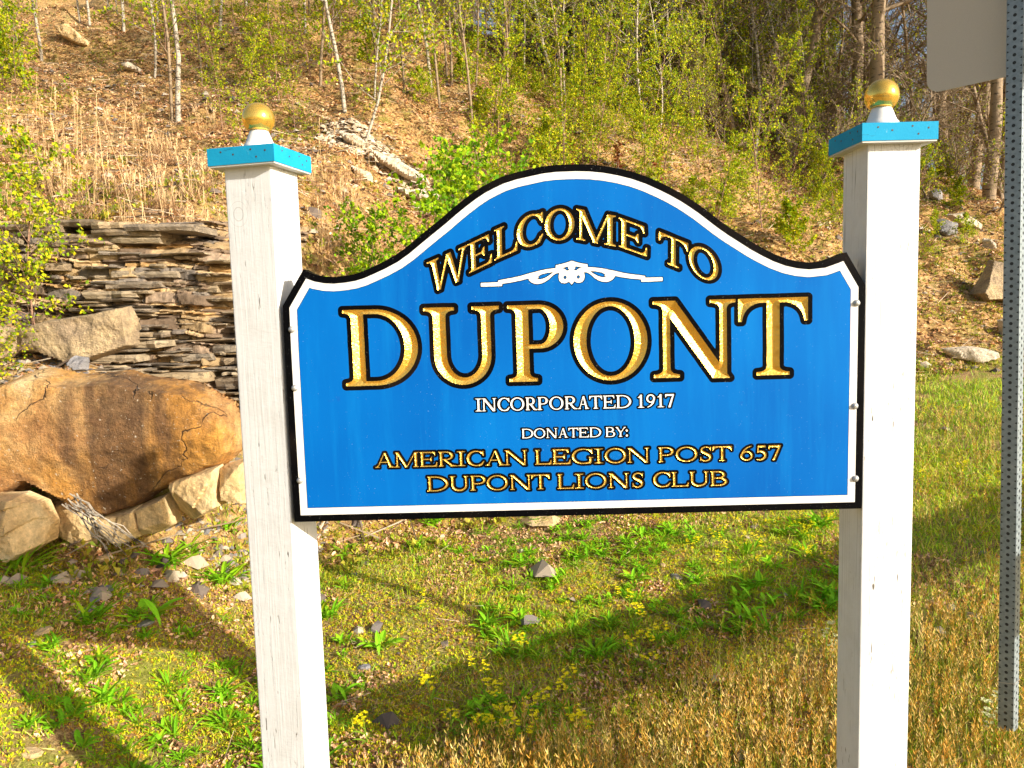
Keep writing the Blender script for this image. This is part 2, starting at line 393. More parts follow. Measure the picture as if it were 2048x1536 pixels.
def aty(px, py, Y):
    r = ray(px, py); return EYE+r*(Y/r[1])
def on(x, y): return np.array([x, y, float(terrain(x, y))])
def pix(P):
    P = np.atleast_2d(P)-EYE; c = P@np.array([CR, CD, CF]).T
    return 1024+F_PX*c[:, 0]/c[:, 2], 768+F_PX*c[:, 1]/c[:, 2]
rr = np.concatenate([[.0], np.geomspace(.35, 45, 420), np.geomspace(48, 900, 26)])
aa = np.radians(np.concatenate([np.linspace(-42, 42, 560), np.linspace(45, 315, 80)]))
RR, AA = np.meshgrid(rr, aa, indexing='ij'); TX, TY = RR*np.sin(AA), RR*np.cos(AA); TZ = terrain(TX, TY)
na = len(aa); i = np.arange(len(rr)-1)[:, None]*na; j = np.arange(na)[None]; k = (j+1) % na
TF = np.stack([i+j, i+k, i+na+k, i+na+j], -1).reshape(-1, 4)[:, ::-1]
g = link('ground', mesh('ground', np.stack([TX, TY, TZ], -1), TF, MAT['ground'], attr={'lawn': lawnmask(TX, TY).ravel()}, smooth=True))
meta(g, kind='structure')
yy = np.array([-4.2, -11.5]); xx = np.linspace(-120, 120, 49)
RV = np.array([[x, y, float(terrain(x, y))+.03] for y in yy for x in xx]); q = np.arange(48)
g = link('road', mesh('road', RV, np.stack([q, q+49, q+50, q+1], 1), MAT['asphalt'])); meta(g, kind='structure')

# ---------------------------------------------------------------- sign board geometry
BX, BY, BPSI, BZ = .1601, 1.97, -.0209, .956
bu = np.array([math.cos(BPSI), math.sin(BPSI), 0]); bn = np.array([-math.sin(BPSI), math.cos(BPSI), 0])  # bn points away from the camera
B0 = np.array([BX, BY, BZ])
def b2w(u, v, depth=0.0):
    u = np.asarray(u, float); v = np.asarray(v, float); d = np.broadcast_to(np.asarray(depth, float), u.shape)
    return B0+u[..., None]*bu+v[..., None]*np.array([0, 0, 1.])+d[..., None]*bn
def px2b(px, py):
    r = ray(px, py); t = ((B0-EYE)@bn)/(r@bn); P = EYE+t*r-B0
    return P@bu, P[2]
def pts2b(p): return np.array([px2b(*q) for q in p])
OUT = [(589, 1044), (578, 860), (569, 700), (565, 612), (607, 538), (619, 545), (632, 549.8), (650, 553), (667, 553.8), (690, 551.5), (707.4, 548.4),
       (724, 543.2), (739.6, 536.3), (764, 525), (788, 512), (810, 496.3), (831, 478.6), (856, 458), (882, 437), (902, 419.5), (922, 403), (942, 387.7), (962.5, 373.9), (983, 363),
       (1002.8, 353.7), (1029, 345.3), (1056.5, 339), (1083, 333.2), (1110, 329.8), (1150, 328.2), (1180, 328.8), (1208.6, 331.6), (1238, 336.8), (1267, 344), (1297, 354.5), (1325.8, 367.4), (1348, 378.5),
       (1369.7, 390.8), (1387, 402), (1404.9, 414.3), (1443, 443.6), (1465, 459), (1487, 472.9), (1509, 487), (1530.9, 499), (1552, 509.5), (1574.8, 518), (1597, 523), (1618.7, 525),
       (1648, 521.8), (1671.5, 513.4), (1693, 504.5), (1731, 570), (1729, 700), (1726, 860), (1723, 1017)]
OUTB = pts2b(OUT)
def offset(P, d):
    n = len(P); R_ = []
    for i in range(n):
        a, b, c = P[i-1], P[i], P[(i+1) % n]
        e1 = (b-a)/np.linalg.norm(b-a); e2 = (c-b)/np.linalg.norm(c-b)
        n1 = np.array([e1[1], -e1[0]]); n2 = np.array([e2[1], -e2[0]])
        k = n1+n2; R_.append(b+d*k/(k@n1))
    return np.array(R_)
def area(P): return .5*np.sum(P[:, 0]*np.roll(P[:, 1], -1)-np.roll(P[:, 0], -1)*P[:, 1])
if area(OUTB) > 0: OUTB = OUTB[::-1]
RIM = offset(OUTB, .0175); WIN = offset(OUTB, .0360); BIN = offset(OUTB, .0368)
if abs(area(RIM)) > abs(area(OUTB)): RIM, WIN, BIN = offset(OUTB, -.0175), offset(OUTB, -.0360), offset(OUTB, -.0368)
# CSG of 2D polygons ------------------------------------------------
def inpoly(P, x, y):
    x1, y1 = P[:, 0], P[:, 1]; x2, y2 = np.roll(x1, -1), np.roll(y1, -1)
    r = np.zeros(x.shape, bool)
    for a, b, c, d in zip(x1, y1, x2, y2):
        if b == d: continue
        r ^= ((b > y) != (d > y)) & (x < (c-a)*(y-b)/(d-b)+a)
    return r
def fold(ops, x, y):
    r = np.zeros(x.shape, bool)
    for s, P in ops: r = (r | inpoly(P, x, y)) if s > 0 else (r & ~inpoly(P, x, y))
    return r
def segs(ops, step, eps):
    A, B = [], []
    for s, P in ops:
        Q = np.roll(P, -1, 0)
        for a, b in zip(P, Q):
            l = np.linalg.norm(b-a)
            if l < 1e-9: continue
            n = max(1, int(math.ceil(l/step))); t = np.linspace(0, 1, n+1)[:, None]; pp = a+(b-a)*t
            A.append(pp[:-1]); B.append(pp[1:])
    A = np.concatenate(A); B = np.concatenate(B); Mid = (A+B)/2; D = B-A; nn = np.stack([-D[:, 1], D[:, 0]], 1); nn /= np.linalg.norm(nn, axis=1)[:, None]
    a = fold(ops, Mid[:, 0]+eps*nn[:, 0], Mid[:, 1]+eps*nn[:, 1]); b = fold(ops, Mid[:, 0]-eps*nn[:, 0], Mid[:, 1]-eps*nn[:, 1])
    k = a != b
    return A[k], B[k]
def sdf(ops, x, y, step, eps):
    A, B = segs(ops, step, eps); D = B-A; LL = (D**2).sum(1)
    out = np.empty(x.size); X = x.ravel(); Y = y.ravel()
    for s in range(0, x.size, 4000):
        e = slice(s, s+4000)
        px = X[e, None]-A[None, :, 0]; py = Y[e, None]-A[None, :, 1]
        t = np.clip((px*D[:, 0]+py*D[:, 1])/LL, 0, 1)
        out[e] = np.sqrt(((px-t*D[:, 0])**2+(py-t*D[:, 1])**2).min(1))
    ins = fold(ops, X, Y); out[ins] *= -1
    return out.reshape(x.shape)
def clip_tris(T, ch, level, below=True):
    """T (n,3,C); keep where channel ch < level (or > level)"""
    s = T[:, :, ch]-level
    if not below: s = -s
    ins = s < 0; c = ins.sum(1); out = [T[c == 3]]
    for cnt in (1, 2):
        K = c == cnt
        if not K.any(): continue
        t, i_, ss = T[K], ins[K], s[K]
        odd = np.argmax(i_, 1) if cnt == 1 else np.argmin(i_, 1)
        r = np.arange(len(t)); a, b, d = t[r, odd], t[r, (odd+1) % 3], t[r, (odd+2) % 3]
        sa, sb, sd = ss[r, odd], ss[r, (odd+1) % 3], ss[r, (odd+2) % 3]
        ab = a+(b-a)*(sa/(sa-sb))[:, None]; ad = a+(d-a)*(sa/(sa-sd))[:, None]
        if cnt == 1: out.append(np.stack([a, ab, ad], 1))
        else: out += [np.stack([ab, b, d], 1), np.stack([ab, d, ad], 1)]
    return np.concatenate(out)
def soup(T3):
    V = T3.reshape(-1, 3); u, inv = np.unique(np.round(V, 6), axis=0, return_inverse=True)
    Fq = inv.reshape(-1, 3); ok = (Fq[:, 0] != Fq[:, 1]) & (Fq[:, 1] != Fq[:, 2]) & (Fq[:, 0] != Fq[:, 2])
    return u, Fq[ok]
# ---------------------------------------------------------------- serif letters
def arc(cx, cy, rx, ry, a0, a1, n=28):
    a = np.radians(np.linspace(a0, a1, n)); return np.stack([cx+rx*np.cos(a), cy+ry*np.sin(a)], 1)
def poly(*p): return np.array(p, float)
def curve(p0, c, p1, n=7):
    t = np.linspace(0, 1, n)[:, None]; return (1-t)**2*np.array(p0)+2*t*(1-t)*np.array(c)+t*t*np.array(p1)
HS, BR = .042, .085
def foot_serif(x, s, el, er, y, up):
    """serif under (up=+1) or over (up=-1) a stem x..x+s at height y"""
    f = lambda a: np.array([[p[0], y+up*p[1]] for p in a])
    pts = [(x-el, 0), (x+s+er, 0), (x+s+er, HS)]
    if er > 0: pts += [tuple(q) for q in curve((x+s+er, HS), (x+s, HS+.005), (x+s, HS+BR))]
    else: pts += [(x+s, HS+BR)]
    if el > 0: pts += [tuple(q) for q in curve((x, HS+BR), (x, HS+.005), (x-el, HS))]
    else: pts += [(x, HS+BR), (x-el, HS)]
    return f(pts)
def stem(x, s, y0=0, y1=1, b=(0, 0), t=(0, 0)):
    o = [(1, poly((x, y0), (x+s, y0), (x+s, y1), (x, y1)))]
    if b[0] or b[1]: o.append((1, foot_serif(x, s, b[0], b[1], y0, 1)))
    if t[0] or t[1]: o.append((1, foot_serif(x, s, t[0], t[1], y1, -1)))
    return o
def diag(xb, xt, wb, wt=None, y0=0, y1=1):
    wt = wb if wt is None else wt
    return (1, poly((xb, y0), (xb+wb, y0), (xt+wt, y1), (xt, y1)))
def bowl(x, w, y0, y1, s, t, xm=None):
    """solid half bowl from x to w, then its hollow"""
    xm = x+(w-x)*.42 if xm is None else xm
    cy, ry = (y0+y1)/2, (y1-y0)/2
    o = np.concatenate([poly((x, y0)), arc(xm, cy, w-xm, ry, -90, 90), poly((x, y1))])
    i = np.concatenate([poly((x, y0+t)), arc(xm, cy, w-xm-s*1.06, ry-t, -90, 90), poly((x, y1-t))])
    return o, i
def stroke(P, Wd, n=9):
    P = np.array(P, float); Wd = np.array(Wd, float); q = []; ww = []
    for i in range(len(P)-1):
        p0, p1, p2, p3 = P[max(i-1, 0)], P[i], P[i+1], P[min(i+2, len(P)-1)]
        for t in np.linspace(0, 1, n, endpoint=(i == len(P)-2)):
            q.append(.5*((2*p1)+(-p0+p2)*t+(2*p0-5*p1+4*p2-p3)*t*t+(-p0+3*p1-3*p2+p3)*t**3)); ww.append(Wd[i]+(Wd[i+1]-Wd[i])*t)
    q = np.array(q); ww = np.array(ww)[:, None]; d = np.gradient(q, axis=0); d /= np.linalg.norm(d, axis=1)[:, None]+1e-9
    nn = np.stack([-d[:, 1], d[:, 0]], 1)
    o = []
    A, B = q+nn*ww/2, q-nn*ww/2
    for i in range(len(q)-1): o.append((1, np.array([A[i], A[i+1], B[i+1], B[i]])))
    for i in range(0, len(q)): o.append((1, arc(q[i][0], q[i][1], ww[i][0]/2, ww[i][0]/2, 0, 330, 12)))
    return o
def glyph(ch, W_, s, t, e=.12):
    s2 = s*.62
    if ch == 'I': x = (W_-s)/2; return stem(x, s, b=(x, x), t=(x, x))
    if ch == 'D':
        o, i = bowl(e*.8+s*.5, W_, 0, 1, s, t, e+s+(W_-e-s)*.18); i[:, 0] = np.maximum(i[:, 0], e*.8+s)
        return [(1, o), (-1, i)]+stem(e*.8, s, b=(e*.8, 0), t=(e*.8, 0))
    if ch in 'PRB':
        x = e*.8; yb = .43 if ch != 'B' else .50; wt = W_*(.97 if ch == 'P' else .80 if ch == 'R' else .88)
        o, i = bowl(x+s*.5, wt, yb, 1, s, t*.9); i[:, 0] = np.maximum(i[:, 0], x+s)
        r = [(1, o), (-1, i)]
        if ch == 'B':
            o2, i2 = bowl(x+s*.5, W_, 0, yb+t*.9, s, t*.9); i2[:, 0] = np.maximum(i2[:, 0], x+s); r = [(1, o2), (-1, i2)]+[(1, o), (-1, i)]
            r = [(1, o), (-1, i), (1, np.concatenate([o2]))]+[(-1, i2), (-1, i)]
        if ch == 'R': r += [diag(W_*.70, x+s+.02, s*1.1, s*1.1, 0, yb+t), (1, poly((W_*.70+s*.2, 0), (W_, 0), (W_, HS), (W_*.70+s*.6, HS+.06)))]
        return r+stem(x, s, b=(x, e*.8 if ch != 'B' else 0), t=(x, 0))
    if ch == 'O':
        return [(1, arc(W_/2, .5, W_/2, .515, 0, 354, 60)), (-1, arc(W_/2, .5, W_/2-s, .515-t, 0, 354, 60))]
    if ch in 'CG':
        cx = W_*.53; rx = W_*.53
        r = [(1, arc(cx, .5, rx, .52, 0, 354, 60)), (-1, arc(cx+s*.22, .5, rx-s*.92, .52-t, 0, 354, 60)),
             (-1, poly((cx+rx*.35, .5), (cx+rx*.80, .83), (cx+rx*1.3, 1.1), (cx+rx*1.3, -.1), (cx+rx*.80, .17)))]
        r += [(1, poly((cx+rx*.28, .965), (cx+rx*.5, .93), (W_*.90, .82), (W_*.92, .66), (W_*.985, .66), (W_*.97, 1.0), (W_*.93, 1.0), (W_*.88, .95), (cx+rx*.5, .99)))]
        if ch == 'C': r += [(1, poly((cx+rx*.35, .045), (cx+rx*.35, -.005), (cx+rx*.6, .03), (W_*.90, .10), (W_, .29), (W_*.95, .31), (W_*.86, .18), (cx+rx*.6, .075)))]
        else: r += [(1, poly((cx+rx*.2, .05), (cx+rx*.2, -.01), (cx+rx*.6, .0), (W_*.93, .07), (W_*.93, .4), (W_*.93-s, .4), (W_*.93-s, .12)))]+[(1, poly((W_*.93-s-.10, .40), (W_*1.02, .40), (W_*1.02, .44), (W_*.93-s-.10, .44)))]
        return r
    if ch == 'U':
        xl, xr = e*.9, W_-e*.9; sr = s*.72
        o = np.concatenate([poly((xl, 1)), arc((xl+xr)/2, .36, (xr-xl)/2, .38, 180, 360), poly((xr, 1))])
        i = np.concatenate([poly((xl+s, 1.1)), arc((xl+s+xr-sr)/2, .38, (xr-sr-xl-s)/2, .38-t*1.25, 180, 360), poly((xr-sr, 1.1))])
        return [(1, o), (-1, i), (1, foot_serif(xl, s, e*.9, e*.9, 1, -1)), (1, foot_serif(xr-sr, sr, e*.9, e*.9, 1, -1))]
    if ch == 'N':
        x = e*1.0; xr = W_-e-s2*.9
        return stem(x, s2*.9, b=(e*.95, e*.95))+[diag(xr-s*.55, x-s*.35, s*1.35, s*1.35, -.02, 1), (1, foot_serif(x, s2*.9, e*.95, 0, 1, -1)), (1, poly((xr-s*.5, -.02), (xr+s2*.9, -.02), (xr+s2*.9, .2), (xr, .2)))]+stem(xr, s2*.9, t=(e*.95, e*.9))
    if ch == 'T':
        x = (W_-s)/2
        bk = lambda m_: np.array([[m_(p[0]), p[1]] for p in [(0, 1), (0, .70), (.045, .70)]+[tuple(q) for q in curve((.045, .70), (W_*.08, .90), (W_*.3, 1-t))]+[(W_*.3, 1)]])
        return [(1, poly((0, 1), (W_, 1), (W_, 1-t), (0, 1-t))), (1, bk(lambda a: a)), (1, bk(lambda a: W_-a))]+stem(x, s, b=(e, e))
    if ch in 'EL':
        x = e*.8; r = stem(x, s, b=(x, 0), t=(x, 0 if ch == 'E' else e*.7))
        def beak(x1, y, sy, h):
            return (1, np.array([[p[0], y+sy*p[1]] for p in [(x, 0), (x1, 0), (x1+.012, h), (x1-.035, h)]+[tuple(q) for q in curve((x1-.035, h), (x1-.07, t*1.2), (x1-.22, t))]+[(x, t)]]))
        r.append(beak(W_-.01, 0, 1, .30))
        if ch == 'E':
            r.append(beak(W_*.90, 1, -1, .25))
            xm = W_*.70; r.append((1, poly((x, .5-t/2), (xm-.12, .5-t/2), (xm-.04, .36), (xm, .36), (xm, .66), (xm-.04, .66), (xm-.12, .5+t/2), (x, .5+t/2))))
        return r
    if ch == 'M':
        xl = e*.9; xr = W_-e*.9-s; vx = W_*.47
        return stem(xl, s2*.8, b=(e*.85, e*.85))+[(1, foot_serif(xl, s2*.8, e*.85, 0, 1, -1)), diag(vx-s*.30, xl-s*.25, s*.95, s*1.15, -.01, 1), diag(vx-s*.05, xr, s2*.7, s2*.8, -.01, 1)]+stem(xr, s, b=(e*.85, e*.85), t=(0, e*.85))
    if ch == 'W':
        a, b_, c_ = W_*.27, W_*.53, W_*.72
        return [diag(a-s*.35, W_*.10, s*.72, s*1.0, -.02, 1), diag(a-s*.05, b_-s*.42, s2*.62, s2*.9, -.02, 1), diag(c_-s*.35, b_-s*.55, s*.72, s*1.0, -.02, 1), diag(c_-s*.1, W_*.88, s2*.62, s2*.75, -.02, 1),
                (1, foot_serif(W_*.10, s*1.0, W_*.10, e*.8, 1, -1)), (1, foot_serif(W_*.88, s2*.75, e, W_*.12-s2*.75, 1, -1))]
    if ch == 'A':
        ax = W_*.5
        return [diag(W_*.12, ax-s*.25, s2*.65, s2*.7), diag(W_*.80-s*.6, ax-s*.30, s*1.05, s*.75), (1, poly((W_*.24, .33), (W_*.7, .33), (W_*.7, .33+t*.8), (W_*.24, .33+t*.8))),
                (1, foot_serif(W_*.12, s2*.65, W_*.12, e*.8, 0, 1)), (1, foot_serif(W_*.80-s*.6, s*1.05, e*.6, W_*.20-s*.45, 0, 1))]
    if ch == 'Y':
        x = (W_-s)/2
        return stem(x, s, 0, .46, b=(e, e))+[diag(x, W_*.10, s, s*.95, .42, 1), diag(x+s*.35, W_*.84, s2, s2*.8, .42, 1), (1, foot_serif(W_*.10, s*.95, W_*.10, e*.6, 1, -1)), (1, foot_serif(W_*.84, s2*.8, e*.8, W_*.16-s2*.8, 1, -1))]
    if ch == 'S':
        return stroke([(W_*.86, .80), (W_*.72, .93), (W_*.45, .965), (W_*.20, .85), (W_*.22, .66), (W_*.52, .52), (W_*.80, .36), (W_*.80, .14), (W_*.52, .02), (W_*.26, .06), (W_*.12, .20)],
                      [t*.6, t*.9, t, s*.8, s*1.0, s*1.15, s*1.05, s*.8, t, t*.9, t*.6])+[(1, poly((W_*.84, .68), (W_*.90, .68), (W_*.90, .99), (W_*.84, .96))), (1, poly((W_*.07, .30), (W_*.13, .30), (W_*.16, .06), (W_*.07, .01)))]
    if ch == '1':
        x = W_*.5-s*.4; return stem(x, s, b=(W_*.36, W_*.36))+[(1, poly((x-W_*.34, .80), (x, .90), (x+s, 1.0), (x+s, .8), (x, .80), (x-W_*.30, .75)))]
    if ch == '7':
        return [(1, poly((.03, 1), (W_, 1), (W_, .96), (W_-.16, 1-t*1.9), (.03, 1-t*1.9))), (1, poly((0, 1), (.07, 1), (.06, .74), (0, .74))), diag(W_*.32, W_-.12, s*1.05, .12, -.02, .98)]
    if ch in '69':
        o = stroke([(W_*.88, .97), (W_*.55, .86), (W_*.24, .62), (W_*.10+s*.3, .33)], [t*.7, s*.5, s*.8, s], 7)
        o += [(1, arc(W_/2, .31, W_/2, .325, 0, 354, 44)), (-1, arc(W_/2+s*.05, .31, W_/2-s*.9, .325-t*1.1, 0, 354, 44))]
        if ch == '9': o = [(q, np.stack([W_-P[:, 0], 1-P[:, 1]], 1)) for q, P in o]
        return o
    if ch == '5':
        return [(1, poly((W_*.22, 1), (W_*.92, 1), (W_*.90, 1-t*1.8), (W_*.22, 1-t*1.8))), (1, poly((W_*.22, 1), (W_*.31, 1), (W_*.27, .52), (W_*.17, .52)))]+stroke([(W_*.22, .55), (W_*.5, .60), (W_*.84, .46), (W_*.84, .2), (W_*.5, .02), (W_*.12, .05)], [t*.8, s*.7, s, s, s*.6, t*.8], 7)
    if ch == ':': return [(1, arc(W_/2, .12, .12, .12, 0, 340, 18)), (1, arc(W_/2, .62, .12, .12, 0, 340, 18))]
    raise ValueError(ch)
def place_glyph(ch, bl, br, tl, s, t, e=.12):
    """corner pixels of the cap-height box -> polygons in board metres"""
    bl, br, tl = np.array(px2b(*bl)), np.array(px2b(*br)), np.array(px2b(*tl))
    hh = np.linalg.norm(tl-bl); ww = np.linalg.norm(br-bl); W_ = ww/hh
    ax, ay = (br-bl)/W_, (tl-bl)
    return [(q, bl+P[:, :1]*ax+P[:, 1:]*ay) for q, P in glyph(ch, W_, s, t, e)]
def straight(text, xs, b0, b1, t0, t1, lean, s, t, e=.12):
    """xs: list of (xl,xr) pixel pairs at mid height; b0,b1 baseline px points; t0,t1 top px points"""
    R_ = []
    for ch, (xl, xr) in zip(text, xs):
        yb = lambda x: b0[1]+(b1[1]-b0[1])*(x-b0[0])/(b1[0]-b0[0]); yt = lambda x: t0[1]+(t1[1]-t0[1])*(x-t0[0])/(t1[0]-t0[0])
        ln = lambda x: (.062-.072*(x-565)/1165)*(yb(x)-yt(x))/2*lean
        R_.append((ch, place_glyph(ch, (xl+ln(xl), yb(xl)), (xr+ln(xr), yb(xr)), (xl-ln(xl), yt(xl)), s, t, e)))
    return R_
PATCHES = []
LW = dict(big=.0112, wel=.0095, small=.0040, med=.0056)
def Z(o, k, p): return tuple((o[0]+q[0]/k, o[1]+q[1]/k) for q in p)
o1, o2, o3 = (840, 400), (1040, 400), (1240, 400)
welcome = [('W', Z(o1, 7.68, [(128, 1445), (750, 1172), (105, 962)])), ('E', Z(o1, 7.68, [(755, 1128), (1112, 957), (735, 680)])), ('L', Z(o1, 7.68, [(1148, 928), (1500, 772), (1140, 462)])),
           ('C', Z(o2, 7.68, [(-46, 762), (362, 655), (-46, 285)])), ('O', Z(o2, 7.68, [(385, 628), (835, 602), (385, 150)])), ('M', Z(o2, 7.68, [(865, 603), (1475, 715), (865, 130)])),
           ('E', Z(o3, 7.68, [(-15, 715), (420, 872), (-18, 262)])), ('T', Z(o3, 7.68, [(598, 925), (1045, 1108), (600, 482)])), ('O', Z(o3, 7.68, [(1060, 1103), (1510, 1302), (1060, 640)]))]
wl = [(c, place_glyph(c, *q, .165, .062, .13), LW['wel'], 'gold') for c, q in welcome]
# white scroll ornament
def orn():
    f = lambda P: [(950+x/5.251, 500+(y-.031*(x-1015))/5.251) for x, y in P]
    def lv(P): return [(x, y+.031*(x-1015)*1) for x, y in P]
    half = lv([(1015, 113), (960, 133), (900, 150), (848, 160), (848, 190), (780, 198), (700, 212), (630, 230), (560, 248), (480, 272), (400, 290), (320, 305), (243, 320), (243, 338), (150, 342), (60, 346), (60, 384), (170, 383), (285, 379), (285, 354), (350, 345), (400, 337), (480, 320), (560, 300), (568, 318), (590, 340), (620, 353), (650, 358), (700, 350), (740, 332), (775, 308), (815, 270), (850, 246), (885, 240), (880, 265), (878, 290), (885, 320), (905, 343), (935, 350), (965, 345), (985, 328), (1000, 345), (1015, 366)])
    tear = lv([(825, 232), (760, 240), (700, 255), (665, 275), (668, 295), (640, 303), (690, 308), (740, 290), (785, 262)])
    up = lv([(885, 190), (930, 186), (975, 172), (978, 192), (992, 210), (965, 218), (945, 200), (915, 192)])
    def mir(P): return [(2030-x, y) for x, y in P]
    eye = [tuple(q) for q in arc(945, 285, 17, 20, 0, 350, 16)]
    r = []
    for q, P in ((1, half), (-1, tear), (-1, up), (-1, eye)):
        for PP in (P, mir(P)): r.append((q, pts2b(f(PP))))
    r = [x for x in r if x[0] > 0]+[x for x in r if x[0] < 0]
    return r
wl.append(('scroll', orn(), .0020, 'white'))
PATCHES.append(((838, 402, 1452, 588), wl, .0015))
du = straight('DUPONT', [(688.5, 835.8), (850, 1000), (1017, 1131), (1147.4, 1294.9), (1306, 1474), (1477, 1616)], (692, 772.6), (1550, 750), (690, 620.5), (1550, 595.5), 1.0, .165, .06, .13)
PATCHES.append(((668, 580, 1632, 786), [(c, o, LW['big'], 'gold') for c, o in du], .0015))
def L2(text, xs, b0, b1, t0, t1, lw, m_, s, t): return [(c, o, lw, m_) for c, o in straight(text, xs, b0, b1, t0, t1, 1.0, s, t, .12)]
ln1 = L2('INCORPORATED1917', [(950.1, 964.4), (963.8, 993.4), (995.3, 1019.7), (1020.8, 1049.2), (1050.9, 1075), (1075, 1097), (1098.9, 1127.4), (1129.3, 1156), (1155.5, 1178.7), (1178.9, 1204.5), (1206, 1231.3), (1232.2, 1263), (1275.6, 1288), (1293, 1310.8), (1314.6, 1328), (1330.7, 1348.9)],
           (950, 822.8), (1340, 813.9), (950, 797.2), (1340, 788), LW['small'], 'white', .17, .075)
ln2 = L2('DONATEDBY:', [(1043.3, 1067), (1068, 1091.1), (1092.2, 1115.3), (1116.5, 1136.5), (1137.3, 1157.2), (1157.7, 1178.1), (1178.9, 1202.8), (1210.9, 1230.8), (1230.2, 1252.6), (1251, 1257)],
            (1045, 876.7), (1250, 873.3), (1045, 857.6), (1250, 853.6), LW['small'], 'white', .17, .08)
ln3 = L2('AMERICANLEGIONPOST657', [(749.2, 790.2), (790.2, 837.4), (839.5, 874.3), (877.4, 914.3), (914.3, 930.7), (933.8, 968.7), (970.7, 1010.7), (1009.7, 1054.8), (1070.2, 1103), (1105, 1141), (1144, 1186.5), (1188.6, 1206.4), (1210, 1252.5), (1255, 1299.3), (1317.1, 1348.9), (1352, 1395), (1399.2, 1424.8), (1425.8, 1463.8), (1481.2, 1505.8), (1511, 1533.5), (1537.6, 1562.2)],
            (750, 935.6), (1550, 919.4), (750, 905.9), (1550, 890.3), LW['med'], 'gold', .15, .07)
ln4 = L2('DUPONTLIONSCLUB', [(854.8, 896.9), (900, 937.3), (941, 972.8), (973.8, 1015.8), (1020, 1063), (1063, 1100), (1115.3, 1148.1), (1150.2, 1167.4), (1171, 1213.2), (1217.3, 1258.3), (1263.8, 1288.4), (1306.9, 1341.8), (1343.8, 1377.6), (1379.3, 1417.6), (1421, 1454.5)],
            (860, 982.8), (1440, 971.3), (860, 953.2), (1440, 942.4), LW['med'], 'gold', .15, .07)
for l_ in (ln1, ln2, ln3, ln4): PATCHES.append(((738, 782, 1576, 992), l_, .00125))
SIGN = empty('welcome_sign', (BX, BY, 0), 'blue painted town sign with carved gold letters between two white timber posts', 'sign')
board = None
# board body (black rim + hidden recessed core + back)
def ring(P, Q, z):
    n = len(P); V = np.concatenate([b2w(P[:, 0], P[:, 1], z), b2w(Q[:, 0], Q[:, 1], z)]); a = np.arange(n); b = (a+1) % n
    return V, np.stack([a, b, n+b, n+a], 1)
def wall(P, z0, z1):
    n = len(P); V = np.concatenate([b2w(P[:, 0], P[:, 1], z0), b2w(P[:, 0], P[:, 1], z1)]); a = np.arange(n); b = (a+1) % n
    return V, np.stack([a, b, n+b, n+a], 1)
def filled(loops, z):
    vs = [[Vector((p[0], p[1], 0)) for p in l] for l in loops]; T = np.array(tessellate_polygon(vs)); A = np.concatenate(loops)
    return b2w(A[:, 0], A[:, 1], z), T
Bq = offset(OUTB, .003 if abs(area(offset(OUTB, .003))) < abs(area(OUTB)) else -.003)
parts_ = [wall(OUTB, .0004, .045), filled([OUTB], .016), filled([OUTB], .045)]
Vb, Fb = joinm(parts_)
board = part('board', Vb, Fb, MAT['black'], SIGN)
h = .0014
u0, v0 = OUTB.min(0); u1, v1 = OUTB.max(0)
gu, gv = np.arange(u0-h, u1+2*h, h), np.arange(v0-h, v1+2*h, h); GU, GV = np.meshgrid(gu, gv, indexing='ij'); nx, ny = GU.shape
# signed distance to the blue field's own outline, only needed near it
BE = np.where(inpoly(OUTB, GU.ravel(), GV.ravel()), -.09, .05).reshape(GU.shape)
k = 8; Cu, Cv = GU[::k, ::k], GV[::k, ::k]; Dc = sdf([(1, OUTB)], Cu, Cv, .02, 1e-4)
near = np.repeat(np.repeat(np.abs(Dc) < .06, k, 0), k, 1)[:nx, :ny]
BE[near] = sdf([(1, OUTB)], GU[near], GV[near], .02, 1e-4)
def band(lo, hi):
    A = np.stack([GU, GV, BE], -1); Q = np.stack([A[:-1, :-1], A[1:, :-1], A[1:, 1:], A[:-1, 1:]], 2)
    Q = Q[((Q[..., 2] > lo).any(-1)) & ((Q[..., 2] < hi).any(-1))]; T = np.concatenate([Q[:, [0, 1, 2]], Q[:, [0, 2, 3]]])
    T = clip_tris(clip_tris(T, 2, hi), 2, lo, False); return soup(b2w(T[:, :, 0], T[:, :, 1], 0.0))
V, Fq = band(-.0175, 0.0); part('black_rim', V, Fq, MAT['black'], board)
V, Fq = band(-.0362, -.0175); part('border', V, Fq, MAT['border'], board)
BE = BE+.0372
FF = np.full(GU.shape, 5.0)
